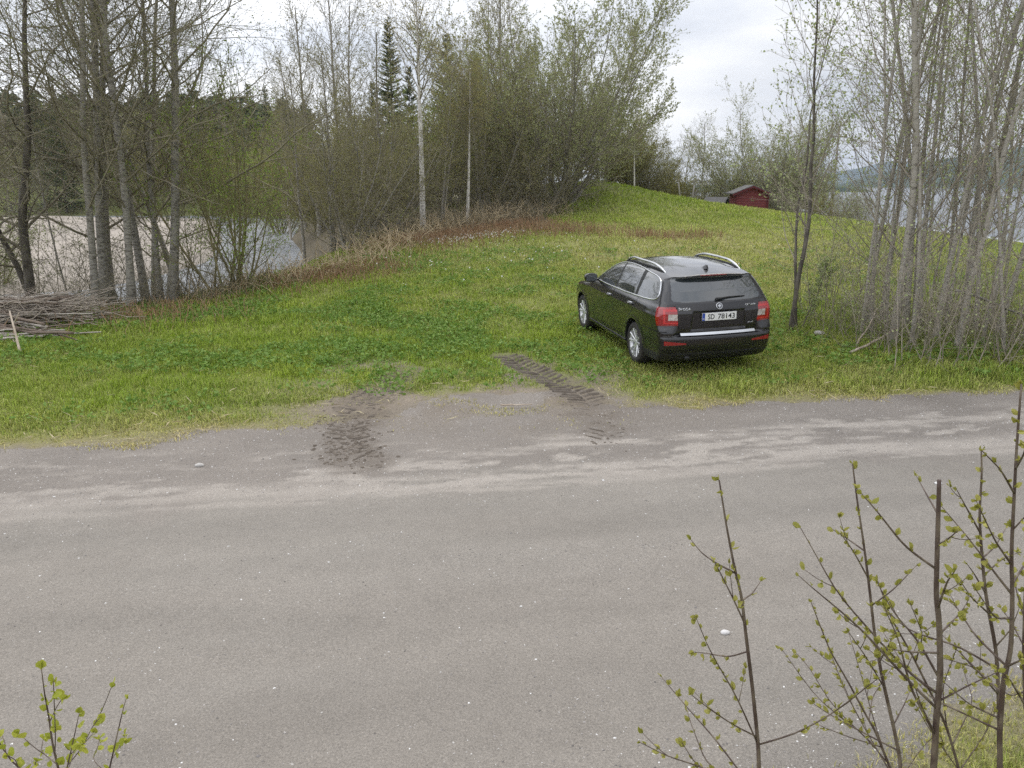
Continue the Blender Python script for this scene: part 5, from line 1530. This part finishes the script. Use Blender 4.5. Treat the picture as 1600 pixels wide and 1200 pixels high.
# fine undergrowth: tangled twigs at the foot of the wood and in the thicket
VV, FF, n = [], [], 0
ug = [(wpx([560, 640, 720, 800, 870], [27.5, 29.8, 32, 34, 36]), 1.2, 1300, .5, 1.8, .006), (wpx([1330, 1400, 1480, 1560, 1650], [13.2, 12.8, 12.4, 12.2, 12.0]), .75, 600, .4, 1.3, .004), (wpx([0, 100, 200, 300, 380], [16.8, 17.4, 17.8, 18.4, 19.3]), .6, 700, .4, 1.4, .005)]
for s_pts, wdt, cnt, l0, l1, r in ug:
    V, F = stalks(strip(s_pts, wdt, cnt, rng), l0, l1, r, .75, 6, rng, .02, .2); VV.append(V); FF.append(F + n); n += len(V)
tag(link("undergrowth", raw_mesh("undergrowth", np.concatenate(VV), FF), B_twig), kind='stuff')
# white wildflowers
P = np.concatenate([strip(wpx([685, 740, 790], [25.3, 26.3, 27.3]), .5, 260, rng), strip(wpx([600, 900], [23, 23]), 2.2, 160, rng)])
V, F = leaves(P + np.array([0, 0, .16]), rng.normal(0, 1, (len(P), 3)) * np.array([3, 3, .4]), .045, rng, wr=.5)
tag(link("wildflowers", raw_mesh("wildflowers", V, [F]), leaf_mat("petal_white", (.75, .75, .72), (.82, .82, .8))), kind='stuff')
# pebbles and grit on the road
def grit(n, fn, y0, y1, s0, s1, rng):
    y = y0 + (y1 - y0) * rng.random(n) ** 1.3; x = (rng.random(n) * 2 - 1) * (.70 * y1 + .6)
    k = in_view(x, y) & (gravel_sd(x, y) < .08) & (rng.random(n) < fn(x, y)); x, y = x[k], y[k]
    m = len(x); s = (s0 + (s1 - s0) * rng.random(m) ** 4)[:, None, None]
    base = np.array([[1, 0, 0], [0, 1, 0], [-1, 0, 0], [0, -1, 0], [0, 0, .75], [.6, .6, .45], [-.6, .5, .5], [-.5, -.6, .4], [.55, -.55, .5]], float)
    a = rng.uniform(0, 6.28, m); c, s2 = np.cos(a), np.sin(a)
    J = base[None] * (1 + rng.normal(0, .22, (m, 9, 3))) * np.array([1, .75, .8])
    Vx = J[..., 0] * c[:, None] - J[..., 1] * s2[:, None]; Vy = J[..., 0] * s2[:, None] + J[..., 1] * c[:, None]
    V = np.stack([Vx, Vy, J[..., 2]], -1) * s + np.stack([x, y, ground_z(x, y) - .1 * s[:, 0, 0]], 1)[:, None]
    f = np.array([[0, 5, 8], [0, 1, 5], [1, 6, 5], [1, 2, 6], [2, 7, 6], [2, 3, 7], [3, 8, 7], [3, 0, 8], [4, 5, 6], [4, 6, 7], [4, 7, 8], [4, 8, 5]])
    F = (np.arange(m)[:, None, None] * 9 + f).reshape(-1, 3)
    t = rng.random(m)[:, None]; gcol = np.array([.27, .25, .235]) * rng.uniform(.45, 1.45, (m, 1))
    col = np.where(t < .72, gcol, np.where(t < .90, np.array([.46, .44, .41]), np.array([.72, .71, .69])))
    return V.reshape(-1, 3), F, np.repeat(col, 9, 0)
def vergep(x, y):
    s, v = road_sv(x, y); nd = -polyline_sdf(x, y, [np.array(p) for p in ROAD_NEAR]) * -1
    return np.clip(.08 + .5 * sstep(.45, .62, fbm(x * .8, y * 1.6, 3, 1)) + .9 * sstep(6.3, 7.3, v) + .9 * sstep(1.0, .15, nd) + .25 * sstep(.5, .7, fbm(s * .5, v * 2, 3, 1)), 0, 1)
VV, FF, CC, n = [], [], [], 0
for args in [(150000, vergep, 2.6, 11, .002, .009), (220, lambda x, y: .8 + 0 * x, 2.8, 9, .007, .017)]:
    V, F, c = grit(*args, rng=rng); VV.append(V); FF.append(F + n); CC.append(c); n += len(V)
tag(link("grit", raw_mesh("grit", np.concatenate(VV), FF, None, False, np.concatenate(CC)), attr_mat("grit_stone", .85, .25, 120, .001, 200)), kind='stuff')

# ------------------------------------------------------------------ tractor tyre prints in the mud
M_mud = mat("dark_mud", (.105, .085, .067), .9, c2=(.19, .16, .128), scale=14, bump=.012, bscale=55, spec=.4)
def track(pts, width, pitch, cov, ridge, seed):
    """a pressed tyre print: chevron lugs of mud standing in the track, crumbling into the ground at the sides"""
    P = np.array([flat(*p) for p in pts]); seg = np.r_[0, np.cumsum(np.hypot(*np.diff(P, axis=0).T))]
    ns, nu = int(seg[-1] / .016), 41
    S_ = np.linspace(0, seg[-1], ns); C = np.stack([np.interp(S_, seg, P[:, i]) for i in (0, 1)], 1)
    for _ in range(60): C[1:-1] = (C[:-2] + 2 * C[1:-1] + C[2:]) / 4
    t = norm(np.gradient(C, axis=0)); nn = np.stack([-t[:, 1], t[:, 0]], 1)
    u = np.linspace(-1, 1, nu)
    X = C[:, None, 0] + nn[:, None, 0] * u * width / 2; Y = C[:, None, 1] + nn[:, None, 1] * u * width / 2
    Ss = S_[:, None] + 0 * u; U = u[None] + 0 * Ss
    wob = (fbm(X + seed, Y, 3, 5) - .5) * .05
    ph = (Ss + wob + .30 * np.abs(U) * width + np.where(U > 0, .5 * pitch, 0)) / pitch * 2 * np.pi
    lug = sstep(.05, .7, np.cos(ph)) * sstep(.02, .10, np.abs(U)) * (.35 + 1.2 * fbm(X, Y + seed, 3, 8))
    m = cov(Ss / seg[-1]) * sstep(1.0, .78, np.abs(U) + (fbm(X, Y, 3, 9) - .5) * .7)
    m = m * sstep(.28, .52, fbm(X * 1.0 + seed * 3, Y, 4, 2.6) + .55 * (cov(Ss / seg[-1]) - .5))
    crumb = (fbm(X, Y + 3 * seed, 4, 22) - .5)
    m = m * lug
    Z = ground_z(X.ravel(), Y.ravel()).reshape(X.shape) + m * (ridge + .030 * crumb) - .014 * (1 - sstep(0, .45, m))
    wet = np.array([.068, .054, .041]); dryc = np.array([.19, .163, .133])
    k = np.clip(-.15 + 1.0 * fbm(X + 5, Y, 4, 6), 0, 1)[..., None]
    col = wet * (1 - k) + dryc * k
    ii = np.arange(ns * nu).reshape(ns, nu); q = np.stack([ii[:-1, :-1], ii[:-1, 1:], ii[1:, 1:], ii[1:, :-1]], -1).reshape(-1, 4)
    q = q[(m.ravel()[q].max(1) > .06)]
    V = np.stack([X.ravel(), Y.ravel(), Z.ravel()], 1); uq, inv = np.unique(q, return_inverse=True)
    tag(link("tyre_mud", raw_mesh("tyre_mud", V[uq], [inv.reshape(q.shape)], colors=col.reshape(-1, 3)[uq]), M_track), kind='stuff')
M_track = attr_mat("track_mud", .85, .3, 60, .006, 90, .35)
TRK = [[(793, 553), (832, 572), (868, 590), (905, 610), (935, 640), (950, 668), (938, 702)], [(655, 562), (618, 590), (580, 612), (558, 640), (543, 672), (545, 700), (560, 735)], [(690, 583), (715, 605), (735, 628), (780, 668)]]
track(TRK[0], .56, .150, lambda t: .80 - .52 * sstep(.48, .66, t), .028, 1)
track(TRK[1], .54, .14, lambda t: .22 + .18 * sstep(.3, .6, t) - .15 * sstep(.8, 1, t), .030, 2)
# churned clods along the tracks
VV, FF, n = [], [], 0
def clods(pts, w, cnt, s0, s1):
    global n
    P = np.array([[*flat(*p), 0] for p in pts]); q = strip(P, w, cnt, rng)
    for p in q:
        s = rng.uniform(s0, s1); th = np.linspace(0, 6.283, 8)[:-1]
        ring0 = np.stack([np.cos(th), np.sin(th) * .8, 0 * th - .3], 1); ring1 = ring0 * np.array([.75, .75, 0]) + np.array([0, 0, .35]); top = np.array([[0, 0, .55]])
        V = np.concatenate([ring0, ring1, top]) * (1 + rng.normal(0, .15, (15, 3))) * s + p
        F4 = np.array([(i, (i + 1) % 7, 7 + (i + 1) % 7, 7 + i) for i in range(7)]); F3 = np.array([(7 + i, 7 + (i + 1) % 7, 14) for i in range(7)])
        VV.append(V); FF.append(F4 + n); FF.append(F3 + n); n += 15
clods([(560, 640), (543, 672), (545, 700), (550, 720)], .17, 420, .006, .026)
clods([(540, 615), (600, 600), (640, 575)], .26, 260, .006, .026)
clods([(800, 556), (868, 590), (935, 650), (945, 695)], .16, 90, .008, .022)
clods([(600, 570), (760, 565), (860, 600)], .4, 80, .006, .018)
tag(link("mud_clods", raw_mesh("mud_clods", np.concatenate(VV), FF), M_mud), kind='stuff')

# ------------------------------------------------------------------ stick pile, branches, stones
M_stick = mat("weathered_stick", (.33, .29, .245), .9, c2=(.48, .44, .385), scale=7, stretch=(1, 1, .3), bump=.004)
M_stickd = mat("brown_stick", (.12, .09, .068), .9, c2=(.20, .155, .12), scale=7, bump=.004)
M_barewood = mat("peeled_branch", (.50, .43, .35), .85, c2=(.36, .29, .22), scale=6, bump=.003)
stick_me = []
for i in range(9):
    g = np.random.default_rng(900 + i); L_ = [1.1, 1.5, 1.9, 2.4, 1.3, 1.7, 2.1, 1.0, 1.4][i]; k = 9
    P = np.stack([np.linspace(-L_ / 2, L_ / 2, k), np.cumsum(g.normal(0, .02, k)), np.cumsum(g.normal(0, .012, k))], 1)
    b = MB(); b.tube(P, np.linspace(.038 - .002 * i, .014, k) * g.uniform(.7, 1.0), 7)
    if i % 2:
        j = 5; b.tube(np.array([P[j], P[j] + [.22, .14, .05], P[j] + [.42, .22, .10]]), np.array([.014, .010, .006]), 5)
    me = bpy.data.meshes.new("stick"); me.from_pydata(np.concatenate(b.v).tolist(), [], b.f); me.polygons.foreach_set("use_smooth", np.full(len(b.f), True)); me.materials.append(M_stick if i % 3 else M_stickd)
    stick_me.append(me)
for i in range(60):
    px = random.uniform(-40, 70) if i < 44 else random.uniform(-30, 60)
    d = random.uniform(13.2, 15.6) - .004 * max(0, px); g = px_ground(px, d)
    hpile = .55 * math.exp(-((px - 20) / 90) ** 2) * math.exp(-((d - 14.5) / .9) ** 2)
    o = bpy.data.objects.new("stick", stick_me[i % 9]); COL.objects.link(o)
    o.location = (g[0], g[1], g[2] + .04 + hpile * random.uniform(.2, 1.05))
    o.rotation_euler = (random.uniform(-.15, .15), random.uniform(-.14, .14), random.uniform(-.75, .75) + (math.pi if i % 2 else 0))
    tag(o, "weathered grey stick lying in the brushwood heap at the left picture edge", "stick", "sticks in the brushwood heap")
VV, FF, n = [], [], 0
P = strip([px_ground(a, dd) for a, dd in ((-60, 14.3), (0, 14.4), (50, 14.5), (120, 14.9))], .38, 900, rng); P[:, 2] += rng.uniform(0, .50, len(P)) * np.exp(-((P[:, 0] + 9.0) / 2.4) ** 2)
az = rng.normal(0, .8, len(P)) + rng.integers(0, 2, len(P)) * np.pi; d3 = norm(np.stack([np.cos(az), np.sin(az), rng.normal(.04, .22, len(P))], 1))
Lx = rng.uniform(.3, 1.2, len(P))[:, None, None]; k = 6
Q = P[:, None] + d3[:, None] * Lx * np.linspace(0, 1, k)[None, :, None] + np.cumsum(rng.normal(0, .018, (len(P), k, 3)), 1)
V, F = tubes(Q, np.full((len(P), 1), .008) * rng.uniform(.5, 1.5, (len(P), 1)) * np.linspace(1, .5, k), 4)
tag(link("brushwood", raw_mesh("brushwood", V, [F]), mat("brushwood_twig", (.24, .20, .16), .9, c2=(.40, .35, .29), scale=2)), kind='stuff')
def branch_obj(name, mains, r, m, label, cat):
    b = MB()
    for P, rr in mains: b.tube(np.array(P), np.linspace(rr, rr * .45, len(P)), 7)
    o = b.build(name, [m], None, True); return tag(o, label, cat)
def gp(px, py, d): return at(px, py, d)
branch_obj("peeled_branch", [([gp(38, 572, 11.9), gp(30, 545, 12.1), gp(24, 520, 12.25), gp(15, 486, 12.4)], .026), ([gp(27, 532, 12.2), gp(22, 534, 12.2), gp(20, 530, 12.2)], .012), ([gp(23, 503, 12.3), gp(30, 488, 12.3)], .012)], .03, M_barewood, "pale peeled branch stuck upright in front of the brushwood heap", "branch")
branch_obj("upright_twig", [([gp(118, 492, 15), gp(117, 468, 15), gp(128, 462, 15), gp(137, 456, 15)], .013)], .02, M_barewood, "thin pale twig sticking up from the right end of the brushwood heap", "branch")
def lying(name, pa, pb, da, db, r, m, label, rise=.03, rise2=.03):
    a, e = px_ground(pa, da), px_ground(pb, db); P = []
    for t in np.linspace(0, 1, 7):
        q = a * (1 - t) + e * t; P.append([q[0] + random.gauss(0, .012), q[1] + random.gauss(0, .012), gz(q[0], q[1]) + r + rise * (1 - t) + rise2 * t])
    b = MB(); b.tube(np.array(P), np.linspace(r, r * .6, 7), 7); return tag(b.build(name, [m], None, True), label, "branch")
lying("fallen_branch", 1328, 1398, 11.55, 12.2, .022, M_barewood, "pale fallen branch lying in the grass at the foot of the thicket", .02, .22)
lying("fallen_branch", 1335, 1372, 12.1, 12.5, .014, M_barewood, "thin pale stick propped against the thicket's left trunks", .02, .6)
lying("fallen_branch", 1480, 1610, 11.6, 12.4, .024, M_wood, "grey fallen branch slanting through the right side of the thicket", .9, .25)
lying("stick_on_gravel", 782, 832, 9.05, 9.1, .011, M_barewood, "short pale stick lying on the gravel between the tyre prints")
def stone(px, d, s, label, c=(.45, .43, .40)):
    g = px_ground(px, d); b = MB(); r_ = np.random.default_rng(int(px))
    u = np.linspace(0, np.pi, 9); v = np.linspace(0, 2 * np.pi, 13)[:-1]; V = np.array([[math.sin(a) * math.cos(c_), math.sin(a) * math.sin(c_) * .7, math.cos(a) * .5] for a in u for c_ in v])
    V = V * (1 + .18 * (fbm(V[:, 0] * 1.3 + px, V[:, 1] * 1.3 + V[:, 2], 3, 1.2) - .5)[:, None] * 2) * s
    b.add(V, [(i * 12 + j, (i + 1) * 12 + j, (i + 1) * 12 + (j + 1) % 12, i * 12 + (j + 1) % 12) for i in range(8) for j in range(12)])
    return tag(b.build("stone", [mat("field_stone", c, .85, c2=tuple(x * .7 for x in c), scale=14, bump=.006)], None, True, (g[0], g[1], g[2] + s * .2)), label, "stone")
stone(1280, 13.0, .10, "pale grey stone in the grass between the forked tree and the thicket")
stone(312, 7.0, .045, "flat pale stone on the left side of the gravel verge", (.5, .48, .45))
stone(1466, 6.55, .035, "white flat stone in the middle of the road above the cut sapling", (.7, .69, .67))
stone(1133, 4.15, .03, "white pebble on the road beside the leftmost sapling", (.66, .64, .62))

# ------------------------------------------------------------------ saplings in the foreground
B_sap = mat("sapling_bark", (.070, .046, .038), .65, c2=(.20, .16, .12), scale=26, ramp=(.42, .72), stretch=(1, 1, .35), spec=.4, bump=.0008, bscale=160)
B_sap2 = mat("sapling_bark_base", (.15, .125, .085), .75, c2=(.20, .17, .115), scale=40, bump=.001, bscale=150)
Lf_bud = leaf_mat("bud_leaf", (.25, .25, .045), (.42, .39, .11), trans=.35)
Lf_sap = leaf_mat("birch_sprig_leaf", (.30, .34, .04), (.42, .43, .07), trans=.4)
def smooth_path(P, n):
    P = np.array(P, float); t = np.linspace(0, len(P) - 1, n); Q = np.stack([np.interp(t, np.arange(len(P)), P[:, i]) for i in range(3)], 1)
    for _ in range(2): Q[1:-1] = (Q[:-2] + 2 * Q[1:-1] + Q[2:]) / 4
    return Q
def sapling(name, d, stem_px, r, branches, conv, label, leafm=Lf_bud, lsize=.023, step=.050, leaf_top=.35, tipr=.35, leafn=(2, 4), cat="sapling", wr=.3, cut=False):
    rr_ = random.Random(int(stem_px[0][0] * 7 + 1)); g = np.random.default_rng(int(abs(stem_px[0][0])) + 3)
    def w(p, dd): q = conv(*p); return at(q[0], q[1], dd)
    main = [w(p, d) for p in stem_px]
    foot = main[0].copy(); foot[2] = gz(foot[0], foot[1] - .05) - .05; foot[1] -= .05
    main = smooth_path([foot] + main, 40)
    rt = empty(name, tuple(main[0]), label, cat); o0 = main[0]
    b = MB(); rads = r * (1.15 - (1.15 - tipr) * np.linspace(0, 1, 40) ** 1.3)
    b.tube(main - o0, rads, 10)
    tr = b.build("stem", [B_sap], rt, True)
    tw = MB(); lv_p, lv_d = [], []
    def buds(Q, t0, st):
        seg = np.r_[0, np.cumsum(np.linalg.norm(np.diff(Q, axis=0), axis=1))]; s = seg[-1] * t0 + rr_.uniform(0, st); side = 1
        while s < seg[-1] + .001:
            p = np.array([np.interp(s, seg, Q[:, i]) for i in range(3)]); i = min(np.searchsorted(seg, s), len(Q) - 1); t = norm(Q[i] - Q[max(i - 1, 0)] + 1e-9)
            sd_ = norm(np.cross(t, g.normal(0, 1, 3)))
            for _ in range(rr_.randint(*leafn)):
                lv_p.append(p + sd_ * .003); lv_d.append(norm(t * .9 + sd_ * rr_.uniform(.3, 1.1) + g.normal(0, .35, 3)))
            side = -side; s += st * rr_.uniform(.35, 1.8)
        for _ in range(3): lv_p.append(Q[-1]); lv_d.append(norm(Q[-1] - Q[-2]) + g.normal(0, .3, 3))
    for br in branches:
        n0 = d + rr_.uniform(-.02, .02); n1 = d + rr_.uniform(-.30, .30)
        P = [w(p, n0 + (n1 - n0) * i / max(1, len(br) - 1)) for i, p in enumerate(br)]
        j = np.argmin(np.linalg.norm(main - P[0], axis=1))
        P[0] = main[j]
        Q = smooth_path(P, 14); L_ = np.linalg.norm(np.diff(Q, axis=0), axis=1).sum()
        tw.tube(Q - o0, np.linspace(min(r * .5, .0026 + .0050 * L_), .0013, 14), 6)
        buds(Q, .22, step)
        for s_ in range(int(L_ / .22)):
            if rr_.random() < .45:
                i = rr_.randint(3, 10); dd = norm(norm(Q[i + 1] - Q[i]) + g.normal(0, .45, 3)); q = smooth_path([Q[i], Q[i] + dd * .05, Q[i] + dd * .11 + [0, 0, .02]], 6); tw.tube(q - o0, np.linspace(.0018, .0010, 6), 5); buds(q, .3, step)
    if not cut: buds(main, 1 - leaf_top, step * 1.25)
    if tw.v: tw.build("twigs", [B_sap], rt, True)
    if lv_p:
        A, B = np.array(lv_p), np.array(lv_d)
        # small folded leaf: two halves either side of the midrib
        m = len(A); T_ = norm(B); S_ = norm(np.cross(T_, g.normal(0, 1, (m, 3)))); N_ = np.cross(T_, S_); sz = (lsize * g.uniform(.35, 1.5, m))[:, None]
        V = np.stack([A, A + T_ * sz * .35 + S_ * sz * wr + N_ * sz * .12, A + T_ * sz * .72 + S_ * sz * wr * .8 + N_ * sz * .10, A + T_ * sz, A + T_ * sz * .72 - S_ * sz * wr * .8 + N_ * sz * .10, A + T_ * sz * .35 - S_ * sz * wr + N_ * sz * .12, A + T_ * sz * .5], 1).reshape(-1, 3) - o0
        i = np.arange(m)[:, None] * 7
        link("leaves", raw_mesh("leaves", V, [i + np.array([[0, 1, 6, 5]]), i + np.array([[1, 2, 3, 6]]), i + np.array([[6, 3, 4, 5]])]), leafm, rt)
    return rt
c3 = lambda a, b_: (980 + a / 2.4, 700 + b_ / 2.4)
sapling("sapling", 2.45, [(495, 1200), (490, 1100), (470, 900), (445, 700), (430, 560), (400, 440), (370, 280), (345, 120)], .0072,
        [[(400, 475), (330, 430), (280, 395), (240, 345)], [(435, 580), (470, 545), (500, 500)], [(445, 780), (380, 785), (300, 770), (250, 765)], [(487, 1085), (400, 1040), (310, 980), (240, 925)], [(495, 1112), (640, 1070), (780, 990), (880, 910), (960, 850)],
         [(478, 1095), (410, 930), (350, 830), (300, 740), (260, 640)], [(440, 660), (395, 560), (345, 460), (328, 430)], [(492, 1290), (330, 1090), (230, 980), (130, 860)], [(495, 1300), (280, 1195), (160, 1160), (50, 1105)], [(490, 1330), (300, 1190), (260, 1090), (225, 990)], [(490, 1320), (260, 1190), (205, 1105)]],
        c3, "leftmost budding sapling on the right verge, single brown stem with a leafy tip")
sapling("sapling", 2.6, [(1030, 1200), (1000, 1050), (960, 880), (930, 720), (910, 540), (890, 380), (860, 180), (845, 60)], .0068,
        [[(890, 395), (840, 350), (770, 305)], [(920, 580), (1000, 530), (1085, 440)], [(895, 480), (850, 390), (800, 320)], [(1000, 1040), (1040, 960), (1060, 910)], [(965, 900), (900, 790), (830, 690)], [(950, 800), (980, 740), (1010, 680)], [(1015, 1130), (870, 1060), (760, 1000), (700, 960)]],
        c3, "second budding sapling from the left, slender stem topped by a leaf cluster")
sapling("cut_sapling", 2.35, [(1150, 1200), (1160, 1000), (1175, 850), (1170, 650), (1158, 550), (1165, 300), (1170, 120)], .0108,
        [[(1152, 475), (1040, 370), (940, 240), (860, 150)], [(1165, 270), (1120, 170), (1085, 105)], [(1172, 365), (1205, 340), (1240, 310)], [(1163, 600), (1200, 500), (1230, 460)], [(1172, 920), (1060, 850), (960, 740), (880, 650), (780, 540), (720, 420), (650, 300)],
         [(1160, 990), (1040, 860), (900, 700), (800, 610), (700, 530), (645, 480)], [(1165, 955), (1280, 890), (1390, 840)], [(1172, 770), (1060, 765), (990, 755)], [(1172, 690), (1250, 620), (1280, 570)], [(1158, 1060), (1060, 900), (1020, 720), (960, 590)], [(1165, 870), (1090, 720), (1000, 620), (940, 510)], [(1165, 1100), (1100, 960), (1080, 900)]],
        c3, "thick brown sapling whose top is cut off bluntly", tipr=.62, cut=True)
sapling("sapling", 2.5, [(1400, 1200), (1395, 1080), (1410, 870), (1440, 760), (1445, 560), (1440, 400), (1450, 200), (1460, 0), (1478, -240)], .0096,
        [[(1440, 170), (1400, 80), (1330, 10)], [(1450, 290), (1490, 260), (1530, 200)], [(1445, 440), (1380, 350), (1310, 200)], [(1405, 830), (1300, 700), (1240, 600), (1200, 570)], [(1405, 850), (1240, 740), (1060, 690), (950, 590)], [(1398, 1020), (1280, 960), (1190, 880)], [(1442, 560), (1380, 470), (1290, 350), (1180, 220)],
         [(1420, 830), (1488, 790), (1560, 700)], [(1396, 1080), (1250, 990), (1140, 940), (1080, 870)], [(1445, 640), (1380, 640), (1300, 520)], [(1445, 520), (1500, 420), (1530, 330)], [(1455, 80), (1490, 20), (1500, -60)], [(1400, 950), (1330, 850), (1240, 760), (1180, 700)]],
        c3, "tall budding sapling at the right picture edge reaching up to the grass")
sapling("sapling", 2.75, [(1398, 1200), (1395, 980), (1385, 760), (1345, 560), (1330, 400), (1320, 250), (1330, 100), (1328, 10)], .008,
        [[(1322, 330), (1270, 220), (1235, 155)], [(1330, 410), (1380, 370), (1420, 300)], [(1345, 540), (1300, 470), (1275, 435)], [(1380, 740), (1440, 680), (1470, 600)], [(1360, 640), (1290, 560), (1250, 500)], [(1390, 900), (1300, 820), (1190, 790)], [(1338, 480), (1400, 420), (1470, 390)]],
        c3, "slim leafy sapling between the cut one and the tall one at the edge")
sapling("sapling", 2.55, [(1520, 1200), (1495, 980), (1488, 760), (1492, 560), (1500, 400)], .010, [[(1494, 960), (1430, 860), (1380, 820)], [(1490, 740), (1440, 650), (1400, 600)], [(1492, 900), (1440, 930), (1390, 900)], [(1490, 640), (1460, 540), (1450, 470)]], c3, "dark sapling half cut off by the right picture edge")
sapling("bushy_sapling", 2.85, [(1010, 1260), (930, 1060), (900, 1010), (830, 880), (760, 760), (690, 580)], .0055,
        [[(1000, 1240), (860, 1000), (780, 820), (735, 690)], [(1000, 1250), (940, 1110), (800, 1010), (700, 930), (600, 780), (575, 750)], [(985, 1200), (900, 1090), (760, 960), (690, 830), (635, 770)], [(990, 1190), (930, 1040), (880, 860), (830, 690)], [(1000, 1250), (1100, 1130), (1180, 1050)], [(900, 1010), (920, 930), (990, 830)], [(960, 1130), (820, 1080), (720, 1040)]],
        c3, "low bushy sapling with many thin leafy shoots between the first two stems", step=.038)
sapling("bushy_sapling", 2.7, [(1260, 1260), (1200, 1050), (1130, 900), (1060, 760), (990, 640), (940, 500)], .0055,
        [[(1250, 1230), (1130, 1050), (1080, 960)], [(1190, 1040), (1180, 900), (1240, 740)], [(1130, 900), (1040, 820), (960, 690)], [(1240, 1190), (1350, 1060), (1390, 960)], [(1090, 820), (1110, 700), (1060, 580)], [(1220, 1100), (1300, 950), (1260, 830)]], c3, "low bushy sapling with thin shoots around the cut stem", step=.038)
c7 = lambda a, b_: (a / 5.333, 1000 + b_ / 5.333)
big = dict(leafm=Lf_sap, lsize=.026, step=.040, leafn=(1, 2), wr=.42, leaf_top=.75)
sapling("birch_sprig", 2.3, [(500, 1150), (485, 1067), (440, 880), (400, 600), (370, 440), (345, 240)], .0042, [[(470, 980), (462, 800), (455, 600), (445, 340)], [(430, 1000), (340, 930), (360, 830)], [(405, 640), (470, 560), (510, 500)]], c7, "tallest young birch sprig with yellow-green leaves at the lower left", **big)
sapling("birch_sprig", 2.25, [(540, 1130), (560, 1060), (610, 840), (660, 610)], .0032, [[(575, 1060), (690, 890), (770, 720), (830, 650)], [(590, 960), (640, 900), (690, 860)]], c7, "young birch sprig in the middle of the lower left group", **big)
sapling("birch_sprig", 2.35, [(900, 1140), (915, 1060), (960, 860), (1020, 600), (1050, 490)], .0032, [[(905, 1100), (765, 1000), (820, 880), (830, 820)], [(930, 990), (990, 900), (1040, 800)]], c7, "rightmost young birch sprig of the lower left group", **big)
sapling("birch_sprig", 2.2, [(220, 1130), (160, 1067), (90, 1000), (20, 900), (-20, 820)], .0032, [[(150, 1060), (130, 1000), (60, 960)], [(60, 950), (40, 850), (10, 780)], [(200, 1120), (290, 1050), (300, 1010)]], c7, "birch sprig leaning out of the lower left picture corner", **big)
# ------------------------------------------------------------------ air
hz = MB(); hz.box((500, 2100, 65), (5600, 5000, 150))
def haze_mat():
    m = bpy.data.materials.new("air"); m.use_nodes = True; n = m.node_tree; n.nodes.clear()
    o = n.nodes.new('ShaderNodeOutputMaterial'); v = n.nodes.new('ShaderNodeVolumePrincipled')
    v.inputs['Color'].default_value = (.62, .74, .92, 1); v.inputs['Density'].default_value = .00017; v.inputs['Anisotropy'].default_value = .2
    n.links.new(v.outputs[0], o.inputs['Volume']); return m
tag(hz.build("haze", [haze_mat()]), kind='stuff')
